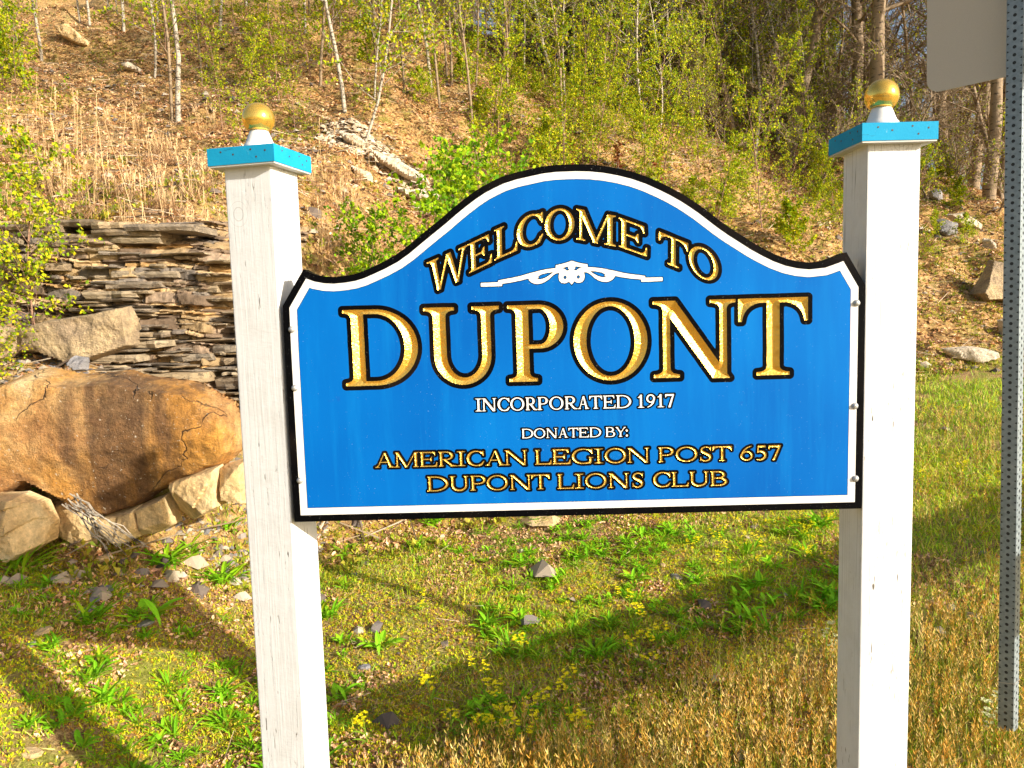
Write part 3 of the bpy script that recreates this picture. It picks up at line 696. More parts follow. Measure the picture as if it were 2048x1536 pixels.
for rect, items, _h in PATCHES:
    allp = np.concatenate([P for _, ops, lw, mm in items for q, P in ops if q > 0]); a0, a1 = allp.min(0)-.02, allp.max(0)+.02
    I0, I1 = max(0, np.searchsorted(gu, a0[0])-1), min(nx, np.searchsorted(gu, a1[0])+1)
    J0, J1 = max(0, np.searchsorted(gv, a0[1])-1), min(ny, np.searchsorted(gv, a1[1])+1)
    pg = (slice(I0, I1), slice(J0, J1))
    Dm = np.full(GU.shape, .05); Fm = np.full(GU.shape, 5.0)
    for name_, ops, lw, mm in items:
        allp = np.concatenate([P for q, P in ops if q > 0]); a0, a1 = allp.min(0)-lw-.004, allp.max(0)+lw+.004
        i0, i1 = max(0, np.searchsorted(gu, a0[0])-1), min(nx, np.searchsorted(gu, a1[0])+1)
        j0, j1 = max(0, np.searchsorted(gv, a0[1])-1), min(ny, np.searchsorted(gv, a1[1])+1)
        sub = (slice(i0, i1), slice(j0, j1)); step = .0016 if _h > .0013 else .0008
        D = sdf(ops, GU[sub], GV[sub], step, 1e-4)
        D = D+.0006*vnoise(GU[sub]*45, GV[sub]*45, lw*900)*(1 if lw > .007 else .45)
        Dm[sub] = np.minimum(Dm[sub], D); Fm[sub] = np.minimum(Fm[sub], D/lw)
        A = np.stack([GU[sub], GV[sub], D], -1); a, b, c_, d_ = A[:-1, :-1], A[1:, :-1], A[1:, 1:], A[:-1, 1:]
        T = np.concatenate([np.stack([a, b, c_], 2).reshape(-1, 3, 3), np.stack([a, c_, d_], 2).reshape(-1, 3, 3)])
        T = T[(T[:, :, 2] < 0).any(1)]; T = clip_tris(T, 2, 0.0)
        k = (.56 if name_ else .6) if mm == 'gold' else .3
        flat = name_ == 'scroll'
        V, Fq = soup(b2w(T[:, :, 0], T[:, :, 1], 0.0 if flat else -k*T[:, :, 2]+.0002))
        part('scroll_ornament' if flat else 'letter', V, Fq, MAT['gold' if mm == 'gold' else 'white_letter'], board)
    FF = np.minimum(FF, Fm)
    A = np.stack([GU[pg], GV[pg], Dm[pg], Fm[pg]], -1); a, b, c_, d_ = A[:-1, :-1], A[1:, :-1], A[1:, 1:], A[:-1, 1:]
    T = np.concatenate([np.stack([a, b, c_], 2).reshape(-1, 3, 4), np.stack([a, c_, d_], 2).reshape(-1, 3, 4)])
    T = T[(T[:, :, 3] < 1).any(1) & (T[:, :, 2] > 0).any(1)]
    Tb = clip_tris(clip_tris(T, 3, 1.0), 2, 0.0, False)
    V, Fq = soup(b2w(Tb[:, :, 0], Tb[:, :, 1], 0.0)); part('letter_outline', V, Fq, MAT['black'], board)
A = np.stack([GU, GV, BE, FF], -1); Q = np.stack([A[:-1, :-1], A[1:, :-1], A[1:, 1:], A[:-1, 1:]], 2)
allblue = ((Q[..., 3] > 1) & (Q[..., 2] < 0)).all(-1); anyb = (Q[..., 3] > 1).any(-1) & (Q[..., 2] < 0).any(-1)
Qm = Q[~allblue & anyb]; T = np.concatenate([Qm[:, [0, 1, 2]], Qm[:, [0, 2, 3]]])
BT = clip_tris(clip_tris(T, 3, 1.0, False), 2, 0.0); V1, F1 = soup(b2w(BT[:, :, 0], BT[:, :, 1], 0.0))
blueQ = []
for j in range(ny-1):                                # long blue quads along each row
    row = allblue[:, j]; e = np.flatnonzero(np.diff(np.concatenate([[0], row.astype(int), [0]])))
    for s_, t_ in zip(e[::2], e[1::2]): blueQ.append([(gu[s_], gv[j]), (gu[t_], gv[j]), (gu[t_], gv[j+1]), (gu[s_], gv[j+1])])
BQ = np.array(blueQ); V2 = b2w(BQ[:, :, 0], BQ[:, :, 1], 0.0).reshape(-1, 3); F2 = np.arange(len(V2)).reshape(-1, 4)
del A, Q
Vb, Fb = joinm([(V1, F1), (V2, F2)])
part('blue_panel', Vb, Fb, MAT['blue'], board)
for p in ((583.5, 659), (589.5, 776), (600, 961), (1713, 606), (1709.5, 812), (1710.5, 957)):
    u, v = px2b(*p); P, Fq = lathe([(0, .0042), (.003, .0040), (.0055, .003), (.0068, .0008), (.0070, -.001), (.0084, -.001), (.0084, -.0025)], 20)
    Wp = B0+(u+P[:, :1])*bu+(v+P[:, 1:2])*np.array([0, 0, 1.])-(P[:, 2:3]+.003)*bn
    part('bolt', Wp, Fq, MAT['bolt'], board, smooth=True)
# posts
def make_post(fx, fy, yaw, sgn, fin_h):
    """fx,fy: the inner front corner; sgn=+1: post extends to the left of that corner, -1: to the right"""
    s, zc = .1335, 1.884
    a = -yaw; x0, x1 = (-s, 0) if sgn > 0 else (0, s)
    T_ = lambda V: rotz(np.asarray(V)+np.array([fx, fy, 0]), a, (fx, fy, 0))
    V, Fq = bevel_box(x0, x1, 0, s, -.35, zc, .0035); p = part('post', T_(V), Fq, MAT['white_post'], SIGN)
    cx, cy = (x0+x1)/2, s/2; c = .0945; b = .016
    # four mitred trim boards, a top plate and the soffit
    for k in range(4):
        hb, z0, z1 = .024, zc-.002, zc+.041
        P = np.array([[-c, -c, z0], [c, -c, z0], [c-b, -c+b, z0], [-c+b, -c+b, z0], [-c, -c, z1], [c, -c, z1], [c-b, -c+b, z1], [-c+b, -c+b, z1]])
        P[:, 0] *= .9985
        P = rotz(P, k*PI/2, (0, 0, 0))+np.array([cx, cy, 0])
        part('cap_board', T_(P), np.array([[0, 1, 5, 4], [1, 2, 6, 5], [2, 3, 7, 6], [3, 0, 4, 7], [4, 5, 6, 7], [3, 2, 1, 0]]), MAT['cap'], p)
    V, Fq = box(cx-c+b+.0005, cx+c-b-.0005, cy-c+b+.0005, cy+c-b-.0005, zc+.030, zc+.039); part('cap_top', T_(V), Fq, MAT['cap'], p)
    # soffit as four strips round the post
    h = s/2
    P2 = []
    for (a0, a1, b0, b1) in ((-c+.002, c-.002, -c+.002, -h), (-c+.002, c-.002, h, c-.002), (-c+.002, -h, -h, h), (h, c-.002, -h, h)):
        P2.append(box(cx+a0, cx+a1, cy+b0, cy+b1, zc-.006, zc-.002))
    V, Fq = joinm(P2); part('cap_soffit', T_(V), Fq, MAT['soffit'], p)
    nl = []
    for side in (0, 3 if sgn < 0 else 1):
        for (u, w) in ((-.055, .030), (-.02, .022), (.03, .031), (.045, .012), (.07, .026)):
            V, Fq = lathe([(0, .0006), (.0024, .0005), (.0026, -.001)], 8); V = V[:, [0, 2, 1]]*np.array([1, -1, 1])+np.array([u, -c, zc+w])
            nl.append((rotz(V, side*PI/2, (0, 0, 0))+np.array([cx, cy, 0]), Fq))
    V, Fq = joinm(nl); o = part('nail', T_(V), Fq, MAT['nail'], p); o['kind'] = 'stuff'
    base = [(.0, .044), (.050, .044), (.050, .052), (.0475, .060), (.0415, .066), (.0405, .069), (.0385, .072), (.034, .083), (.029, .093), (.0275, .097)]
    V, Fq = lathe([(r*.86, z) for r, z in base], 36, (cx, cy, zc)); part('finial_base', T_(V), Fq, MAT['border'], p, smooth=True)
    th = np.radians(np.linspace(-48, 90, 22)); R_ = .0415; zb = .097+R_*math.sin(math.radians(48))
    prof = [(.0, .095), (.0245, .097), (.0262, .0985)]+[(R_*math.cos(t_), zb+R_*math.sin(t_)) for t_ in th]
    V, Fq = lathe(prof, 40, (cx, cy, zc)); part('finial_ball', T_(V), Fq, MAT['gold_ball'], p, smooth=True)
make_post(-.594, 1.9935, math.radians(14), 1, 0)
make_post(.9005, 1.958, math.radians(-1.3), -1, 0)

# ---------------------------------------------------------------- perforated sign post with panel seen from behind
SP = on(1.758, 2.65)+np.array([0, 0, -.03])
RS = empty('road_sign', SP, 'grey perforated steel post with blank back of a road sign at the right edge', 'sign post')
pd = np.array([-.64, .768, 0]); pd /= np.linalg.norm(pd); pn = np.array([-pd[1], pd[0], 0])*1.0   # pn points to the camera side
if pn@(EYE-SP) < 0: pn = -pn
def sp2w(a, b, z):
    """a along the wide face, b towards the camera, z up; the post leans a little"""
    a = np.asarray(a, float); z = np.asarray(z, float)
    return SP*np.array([1, 1, 0])+a[..., None]*pd+np.asarray(b, float)[..., None]*pn+z[..., None]*np.array([-.0185, 0.003, 1.])
hw = .0254
def perf_face(n_h, p0, along, normal_b):
    """strip with round holes, built square by square"""
    Vs, Fs = [], []; o = 0; a8 = np.radians(np.arange(0, 360, 22.5)+11.25); pitch = .0254; r = .0056
    sq = []
    for q in a8:
        cx, sy = math.cos(q), math.sin(q); m_ = max(abs(cx), abs(sy)); sq.append((cx/m_, sy/m_))
    sq = np.array(sq)
    for i in range(n_h):
        z = p0+i*pitch
        outer = np.stack([sq[:, 0]*(hw-.0025), z+sq[:, 1]*pitch/2], 1); inner = np.stack([np.cos(a8)*r, z+np.sin(a8)*r], 1)
        n = len(a8); k = np.arange(n); kk = (k+1) % n
        Vs.append(np.concatenate([outer, inner])); Fs.append(np.stack([k, kk, n+kk, n+k], 1)+o); o += 2*n
    return np.concatenate(Vs), np.concatenate(Fs)
V2d, Fq = perf_face(116, -.05, None, None)
pieces = []
for (fa, fb) in (((1, 0), (0, 1)), ((-1, 0), (0, -1)), ((0, 1), (-1, 0)), ((0, -1), (1, 0))):
    a = V2d[:, 0]*fa[0]+fb[0]*hw; b = V2d[:, 0]*fa[1]+fb[1]*hw; pieces.append((sp2w(a, b, V2d[:, 1]), Fq))
z0_, z1_ = -.06, 2.89
cc = []
for sx, sy in ((1, 1), (1, -1), (-1, -1), (-1, 1)):
    k_ = hw-.0025; c1, c2 = ((sx*hw, sy*k_), (sx*k_, sy*hw))
    mid = (sx*(hw-.0007), sy*(hw-.0007)); q = [c1, mid, c2]
    P = np.concatenate([sp2w(np.array([t[0] for t in q]), np.array([t[1] for t in q]), np.full(3, z)) for z in (z0_, z1_)])
    pieces.append((P, np.array([[0, 1, 4, 3], [1, 2, 5, 4]])))
V, Fs_ = joinm(pieces); tube = part('steel_tube', V, Fs_, MAT['galv'], RS)
k_ = hw-.0022; P = np.concatenate([sp2w(np.array([-k_, k_, k_, -k_]), np.array([-k_, -k_, k_, k_]), np.full(4, z)) for z in (z0_, z1_)])
part('tube_shade_box', P, np.array([[0, 1, 5, 4], [1, 2, 6, 5], [2, 3, 7, 6], [3, 0, 4, 7]]), MAT['hole_dark'], tube)  # dark box behind the holes, added as painted shade of the hollow
q = hw+.0015; P = np.concatenate([sp2w(np.array([-q, q, q, -q]), np.array([-q, -q, q, q]), np.full(4, z)+np.array([.0, .012, -.012, 0])) for z in (.118, .121)])
part('wire_tie', P, np.array([[0, 1, 5, 4], [1, 2, 6, 5], [2, 3, 7, 6], [3, 0, 4, 7]]), MAT['bolt'], RS)
# panel with rounded corners, bolted to the far side
pw, ph, pz = .595, .74, 2.235
rc = .045; cp = []
for cx_, cz_, a0 in ((pw/2-rc, ph-rc, 0), (-pw/2+rc, ph-rc, 90), (-pw/2+rc, rc, 180), (pw/2-rc, rc, 270)):
    cp += [tuple(t) for t in arc(cx_, cz_, rc, rc, a0, a0+90, 8)]
cp = np.array(cp); n = len(cp)
A1 = sp2w(cp[:, 0], np.full(n, -hw-.004), cp[:, 1]+pz); A2 = sp2w(cp[:, 0], np.full(n, -hw-.0065), cp[:, 1]+pz)
T = np.array(tessellate_polygon([[Vector((p[0], p[1], 0)) for p in cp]])); kk = np.arange(n)
part('sign_panel', np.concatenate([A1, A2]), [T, T+n, np.stack([kk, (kk+1) % n, n+(kk+1) % n, n+kk], 1)], MAT['alum'], RS)

# ---------------------------------------------------------------- unseen rail beside the camera, added to cast the shadow band on the grass
def shadow_rail():
    d = np.array([.814, .58, 0]); nrm = np.array([-d[1], d[0], 0]); base = np.array([2.08, 1.43, 0])
    R0 = empty('shadow_rail', (base+d*3.0), 'unseen guard rail added to cast the shadow band on the grass', 'guard rail')
    prof = [(0, 0), (-.03, .02), (-.075, .055), (-.075, .085), (-.02, .12), (.0, .14), (0, .16), (-.02, .18), (-.075, .215), (-.075, .245), (-.03, .28), (0, .30)]
    prof = np.array(prof); s0, s1 = 0.0, 9.0
    V = np.concatenate([base+d*s+nrm*prof[:, :1]+np.array([0, 0, 1.])*(prof[:, 1:]+.74) for s in (s0, s1)]); n = len(prof); k = np.arange(n-1)
    part('rail_beam', V, np.stack([k, k+1, n+k+1, n+k], 1), MAT['galv'], R0)
    for s in (4.4, 6.3, 8.2):
        P = base+d*s; Vq, Fq = box(-.05, .05, .0, .10, -.3, 1.06); part('rail_post', P+Vq[:, :1]*d+Vq[:, 1:2]*(nrm)+Vq[:, 2:]*np.array([0, 0, 1.]), Fq, MAT['galv'], R0)
shadow_rail()
#==SPLIT==
# ---------------------------------------------------------------- rocks
def front_rock(name, pxs, Y, thick, material, label, group=None, R=.14, res=.024, seed=0, parent=None, rough=.035, facets=2, steps=1.0):
    P = np.array([aty(x, y, Y)[[0, 2]] for x, y in pxs])
    r = np.random.default_rng(seed); x0, z0 = P.min(0)-res; x1, z1 = P.max(0)+res
    gx, gz = np.arange(x0, x1+res, res), np.arange(z0, z1+res, res); GX, GZ = np.meshgrid(gx, gz, indexing='ij')
    D = sdf([(1, P)], GX, GZ, .03, 1e-4)+.03*R**.5*fbm(GX*9+seed, GZ*9, seed, 3)-.004
    c = P.mean(0); sz = np.ptp(P, 0).max()
    bul = thick*np.clip(-D/(R*.3), 0, 1)**.8; bul = bul+thick*r.uniform(-.5, .5)*(GX-c[0])/sz+thick*r.uniform(-.6, .1)*(GZ-c[1])/sz
    for _ in range(facets):
        a = r.uniform(0, 2*PI); g = r.uniform(.3, 1.3)*thick/sz*2.2; q = c+np.array([math.cos(a), math.sin(a)])*sz*r.uniform(.0, .3)
        bul = np.minimum(bul, thick*1.0-g*((GX-q[0])*math.cos(a)+(GZ-q[1])*math.sin(a)))
    ca, sa = math.cos(seed), math.sin(seed); st = (GX*ca+GZ*sa)*7+2*fbm(GX*2, GZ*2, seed, 3)
    bul = bul+(rough*fbm(GX*4+seed, GZ*4, seed*1.3, 5, .6)+steps*rough*.5*(st-np.floor(st)-.5)*(vnoise(GX*3, GZ*3, seed) > -.1))*np.clip(-D/.05, 0, 1)
    A = np.stack([GX, GZ, D, bul], -1); a, b, c_, d_ = A[:-1, :-1], A[1:, :-1], A[1:, 1:], A[:-1, 1:]
    T = np.concatenate([np.stack([a, b, c_], 2).reshape(-1, 3, 4), np.stack([a, c_, d_], 2).reshape(-1, 3, 4)])
    T = clip_tris(T[(T[:, :, 2] < 0).any(1)], 2, 0.0)
    T[:, :, 3] = np.where(T[:, :, 2] > -1e-7, 0, T[:, :, 3])
    Fr = np.stack([T[:, :, 0], Y-T[:, :, 3], T[:, :, 1]], -1)
    Bk = np.stack([T[:, :, 0], Y+np.minimum(.9*thick+.05, -T[:, :, 2]*1.6), T[:, :, 1]], -1)[:, ::-1]
    V, Fq = soup(np.concatenate([Fr, Bk]))
    base = np.array([P[:, 0].mean(), Y, P[:, 1].min()])
    if parent is not None: return part(name, V, Fq, material, parent, smooth=True)
    o = link(name, mesh(name, V-base, Fq, material, smooth=False), None, base)
    return meta(o, label, 'rock', group)
BL = [(-70, 800), (0, 777), (60, 745), (100, 733), (160, 747), (200, 748), (260, 742), (330, 755), (400, 765), (440, 788), (470, 802), (482, 830), (486, 900), (455, 925), (400, 945), (330, 978), (290, 1003), (240, 1020), (200, 1019), (150, 985), (100, 955), (40, 985), (0, 1000), (-70, 1012)]
front_rock('boulder', BL, 4.08, .26, MAT['boulder2'], 'huge rust and brown stained sandstone boulder left of the sign', R=.16, res=.012, seed=3, rough=.035, facets=1, steps=.3)
front_rock('rock', [(-60, 992), (0, 986), (60, 983), (100, 1000), (118, 1040), (115, 1075), (60, 1108), (20, 1078), (0, 1082), (-60, 1090)], 3.84, .2, MAT['cream'], 'tan angular rock on the ground below the left end of the huge boulder', res=.009, R=.06, facets=3, seed=5)
rk = 'cream blocks under the huge boulder'
front_rock('rock', [(350, 955), (445, 928), (452, 975), (457, 1003), (390, 1036), (365, 1020)], 4.04, .16, MAT['cream'], 'square cream block under the right end of the huge boulder', rk, res=.008, rough=.03, seed=6, R=.05)
front_rock('rock', [(288, 1006), (345, 982), (366, 1040), (330, 1057), (300, 1062)], 4.04, .14, MAT['cream'], 'cream block wedged between two others beneath the huge boulder', rk, res=.008, rough=.03, seed=7, R=.05)
front_rock('rock', [(448, 930), (500, 915), (505, 1000), (460, 990)], 4.06, .15, MAT['cream'], 'brownish block against the left white post under the boulder', rk, res=.008, rough=.03, seed=8, R=.05)
front_rock('rock', [(205, 1030), (285, 1009), (302, 1062), (270, 1078), (215, 1078)], 4.01, .13, MAT['cream'], 'cracked cream block at the foot of the boulder above leaf litter', rk, res=.008, rough=.03, seed=9, R=.06)
front_rock('rock', [(115, 1005), (150, 995), (214, 1030), (214, 1078), (170, 1088), (118, 1052)], 4.03, .10, MAT['cream'], 'low tan rock between the angular rock and the cream blocks', rk, res=.008, rough=.03, seed=10, R=.06)
front_rock('ledge_rock', [(70, 655), (120, 640), (190, 628), (262, 613), (276, 640), (279, 690), (240, 705), (200, 718), (160, 722), (105, 702), (60, 700)], 4.6, .2, MAT['shale'], 'broad layered tan ledge rock above the huge boulder', seed=11, R=.06, res=.010, rough=.05)
front_rock('rock', [(150, 712), (178, 716), (176, 740), (158, 742), (140, 728)], 4.28, .07, MAT['slate'], 'small blue grey stone lying on top of the boulder', seed=12, R=.04, res=.012)
front_rock('rock', [(-60, 655), (0, 648), (50, 662), (45, 700), (10, 722), (-60, 725)], 4.5, .16, MAT['shale'], 'grey brown ledge rock at the left picture edge', seed=13, R=.06)
# right hand side stones on the slope
for q, Y, mk, lb, sd in (([(1855, 384), (1872, 378), (1882, 384), (1884, 400), (1866, 403), (1856, 397)], None, 'slate', 'small grey stone just under the tree line right of the right post', 21),
                         ([(1890, 430), (1925, 425), (1962, 450), (1958, 462), (1915, 452)], None, 'pale', 'flat pale stone on the bank right of the right post', 22),
                         ([(1868, 442), (1884, 438), (1910, 446), (1912, 468), (1888, 474), (1872, 466)], None, 'slate', 'grey block on the bank beside the right post', 23),
                         ([(1963, 482), (1975, 477), (1986, 488), (1984, 500), (1968, 500)], None, 'pale', 'round pale stone low on the right bank beside the steel post', 24),
                         ([(1938, 588), (1962, 552), (1978, 520), (2030, 530), (2050, 575), (2035, 605), (1985, 600), (1952, 604)], None, 'shale', 'large dark angular rock in the bank behind the steel post', 25),
                         ([(1880, 697), (1935, 692), (1990, 702), (1992, 716), (1950, 728), (1905, 716)], None, 'pale', 'low white flat rock at the top of the grass on the right', 26),
                         ([(1995, 640), (2045, 630), (2045, 670), (2000, 672)], None, 'pale', 'pale rock on the slope beside the steel post', 27)):
    P = hit(sum(x for x, y in q)/len(q), max(y for x, y in q)-2)
    front_rock('rock', q, P[1]+.05, .14+.12*(sd == 25), MAT[mk], lb, 'stones on the right bank', R=.08, seed=sd, res=.02)
for q, mk, lb, sd in (([(108, 52), (135, 48), (180, 85), (183, 96), (160, 92), (128, 76)], 'cream', 'smooth tan slab near the top left of the slope', 31),
                      ([(244, 130), (262, 125), (290, 143), (284, 148), (255, 141)], 'pale', 'thin pale slab on the upper slope left of the twin birch', 32),
                      ([(676, 262), (715, 272), (745, 290), (720, 298), (690, 284)], 'pale', 'uppermost pale ledge above the rubble streak', 33),
                      ([(742, 300), (800, 322), (850, 352), (862, 372), (810, 356), (760, 326)], 'pale', 'long pale ledge running down the slope above the sign', 34),
                      ([(700, 330), (740, 345), (752, 366), (715, 356)], 'pale', 'lower left pale ledge of the rubble streak', 35),
                      ([(790, 372), (845, 384), (880, 402), (840, 404), (800, 390)], 'pale', 'lowest pale ledge just above the sign', 36),
                      ([(1330, 455), (1372, 440), (1400, 462), (1392, 486), (1350, 480)], 'pale', 'pale rock just above the right shoulder of the sign', 37),
                      ([(1410, 470), (1452, 462), (1470, 480), (1440, 490)], 'pale', 'small pale rock over the right shoulder of the sign', 38),
                      ([(1105, 930+100), (1060, 1032), (1035, 1046), (1100, 1050), (1130, 1040)], 'cream', 'flat stone just below the bottom edge of the sign', 39)):
    P = hit(sum(x for x, y in q)/len(q), max(y for x, y in q)-1)
    front_rock('rock', q, P[1]+.06, .16, MAT[mk], lb, 'pale ledges on the slope', R=.10, seed=sd, res=.03 if P[1] > 8 else .02, rough=.09)
# layered rock face made of slabs
def rock_face():
    x0, x1, z0, z1 = -4.0, -1.45, 1.0, 2.14; r_ = np.random.default_rng(4)
    gx, gz = np.arange(x0, x1, .012), np.arange(z0, z1, .0075); GX, GZ = np.meshgrid(gx, gz, indexing='ij')
    w = GZ+.10*(GX+2.7)+.05*fbm(GX*1.5, GZ*1.5, 2, 3)+.012*fbm(GX*9, GZ*5, 4, 2)
    ed = np.cumsum(r_.choice([.012, .02, .03, .045, .07], 60, p=[.25, .3, .22, .15, .08]))+.7; li = np.searchsorted(ed, w)
    lo = np.where(li > 0, ed[np.clip(li-1, 0, 59)], 0); hi = ed[np.clip(li, 0, 59)]; fr = (w-lo)/(hi-lo)
    wl = .08+.22*r_.random(61)[li]; ph = r_.random(61)[li]; cxp = GX/wl+ph+.25*vnoise(GX*6, GZ*20); ci = np.floor(cxp).astype(int); cf = cxp-ci
    rnd = _P[ci & 63, li & 63, 3]; rnd2 = _P[ci & 63, li & 63, 9]
    off = .085*(rnd-.5)+.03*(rnd2-.5)*(cf-.5)*2
    crev = np.clip(1-np.minimum(fr, 1-fr)*(hi-lo)/.005, 0, 1)*.035*(.4+rnd2)+np.clip(1-np.minimum(cf, 1-cf)*wl/.008, 0, 1)*.03
    y = 4.60+.26*np.clip((GZ-1.05)/1.0, 0, 1)**.8+.10*fbm(GX*1.2, GZ*1.2, 8, 3)-off+crev+.02*fbm(GX*14, GZ*14, 1, 3)
    y = y+.5*sm(-1.95, -1.5, GX+.25*fbm(GX*3, GZ*3, 5, 3))+.35*sm(1.92, 2.12, GZ+.12*fbm(GX*3, GZ*3, 6, 3))
    n, m_ = GX.shape; i = np.arange(n-1)[:, None]*m_; j = np.arange(m_-1)[None]
    F_ = np.stack([i+j, i+m_+j, i+m_+j+1, i+j+1], -1).reshape(-1, 4)
    cr_ = np.clip(crev/.03, 0, 1)
    pal = np.array([[.16, .11, .07], [.32, .22, .11], [.42, .30, .16], [.25, .18, .12], [.38, .23, .09], [.18, .15, .12]]); C = pal[(rnd*997).astype(int) % 6]
    C = C*(1-.0*cr_[..., None])*(.85+.3*_P[(ci*3) & 63, (li*5) & 63, 1][..., None])
    part('bedrock', np.stack([GX, y, GZ], -1).reshape(-1, 3), F_, MAT['strata'], LEDGE, col=C.reshape(-1, 3))
LEDGE = empty('rock_outcrop', (-2.7, 4.9, 1.0), 'layered shale rock face of thin broken slabs left of the sign', 'rock face')
rock_face()
r = np.random.default_rng(11)
ns = 0
z = 1.08
while z < 2.08:
    hgt = float(r.choice([.014, .022, .032, .044, .062], p=[.27, .3, .23, .14, .06])); x = -3.95+r.uniform(0, .2); n_ = 4
    while x < -1.50:
        w = r.uniform(.07, .30)*(1.5 if hgt > .04 else 1.0); f = (z-1.08)/1.0
        if not (x+w > -1.62 and z > 1.6) and r.random() > .25 and vnoise(x*1.7, z*2.6, 4.4) > -.02:
            us = np.linspace(0, 1, n_+1)
            yb = 4.56+.26*f**.8+r.uniform(-.05, .06)+.07*math.sin(x*3+z*5)+.05*math.sin(x*7+z*2)
            tp = r.uniform(-.04, .04)
            top = np.array([[x+u*(w-.004), yb+r.uniform(-.018, .022)+tp*u, 0] for u in us]); top[0, 1] += r.uniform(0, .03); top[-1, 1] += r.uniform(0, .03)
            bk = top.copy(); bk[:, 1] = yb+.40; tl = -.09*(x+2.7)+r.uniform(-.012, .012); tr_ = r.uniform(-.05, .02)*(top[:, 0]-x)
            e0, e1 = r.uniform(-.02, .02, 2); sh = np.zeros((n_+1, 3)); sh[0, 0] = e0; sh[-1, 0] = e1
            jit = r.uniform(-.004, .004, n_+1); zz = z+tl+tr_
            V = np.concatenate([top+np.stack([0*us, r.uniform(0, .012, n_+1), zz+jit], 1), top+sh*.5+np.stack([0*us, -r.uniform(0, .012, n_+1), zz+hgt*.5], 1), top+sh+np.stack([0*us, r.uniform(0, .008, n_+1), zz+hgt-.002-np.abs(jit)], 1), bk+np.stack([0*us, 0*us, zz+hgt-.002], 1), bk+np.stack([0*us, 0*us, zz], 1)])
            m5 = n_+1; Fq = []
            for i_ in range(n_):
                for k in range(5):
                    k2 = (k+1) % 5; Fq.append([k*m5+i_, k*m5+i_+1, k2*m5+i_+1, k2*m5+i_])
            part('slab', V, [np.array(Fq), np.array([[k*m5 for k in range(5)], [k*m5+n_ for k in (4, 3, 2, 1, 0)]])], MAT['slab'], LEDGE); ns += 1
        x += w
    z += hgt*.93
print('slabs', ns)
# ---------------------------------------------------------------- vegetation generators
def tube(P, Rd, n=5):
    P = np.array(P, float); k = len(P); d = np.gradient(P, axis=0); d /= np.linalg.norm(d, axis=1)[:, None]+1e-9
    ref = np.where(np.abs(d[:, 2:3]) > .9, np.array([[1., 0, 0]]), np.array([[0, 0, 1.]]))
    u = np.cross(d, ref); u /= np.linalg.norm(u, axis=1)[:, None]; v = np.cross(d, u)
    a = np.linspace(0, 2*PI, n, endpoint=False)
    V = P[:, None]+np.array(Rd)[:, None, None]*(np.cos(a)[None, :, None]*u[:, None]+np.sin(a)[None, :, None]*v[:, None])
    i = np.arange(k-1)[:, None]*n; j = np.arange(n)[None]; jj = (j+1) % n
    return V.reshape(-1, 3), np.stack([i+j, i+jj, i+n+jj, i+n+j], -1).reshape(-1, 4)
def path(r, p, d, L_, k, wig, up=0.0):
    P = [np.array(p, float)]; d = np.array(d, float); d /= np.linalg.norm(d)
    for i in range(k):
        d = d+r.normal(0, wig, 3)+np.array([0, 0, up]); d /= np.linalg.norm(d); P.append(P[-1]+d*L_/k)
    return np.array(P), d
def perp(r, d, ang):
    q = r.normal(0, 1, 3); q -= q@d*d; q /= np.linalg.norm(q); return d*math.cos(ang)+q*math.sin(ang)
PAL = np.array([[.46, .55, .008], [.60, .62, .012], [.30, .46, .01], [.68, .60, .02], [.17, .30, .01]])
def leaves(r, pts, size, pal=PAL, droop=.0, asp=.8, tint=1.0):
    n = len(pts); pts = np.array(pts)+r.normal(0, size*.3, (n, 3))
    nr = r.normal(0, 1, (n, 3))+np.array([.75, -.75, .6]); nr /= np.linalg.norm(nr, axis=1)[:, None]
    t = r.normal(0, 1, (n, 3))+np.array([0, 0, -droop]); t -= (t*nr).sum(1)[:, None]*nr; t /= np.linalg.norm(t, axis=1)[:, None]; b = np.cross(nr, t)
    s = (size*r.uniform(.6, 1.25, n))[:, None]
    A = pts; M_ = pts+t*s*.45+nr*s*-.06; E_ = pts+t*s; Lf = pts+t*s*.38+b*s*asp*.5+nr*s*.1; Rt = pts+t*s*.38-b*s*asp*.5+nr*s*.1
    V = np.stack([A, Rt, E_, Lf], 1).reshape(-1, 3); k = np.arange(n)*4
    T = np.concatenate([np.stack([k, k+1, k+2], 1), np.stack([k, k+2, k+3], 1)])
    w = r.random(n); c = pal[r.integers(0, len(pal), n)]*(1-w[:, None]*.35)*tint; c = np.repeat(c, 4, 0)
    return V, T, c
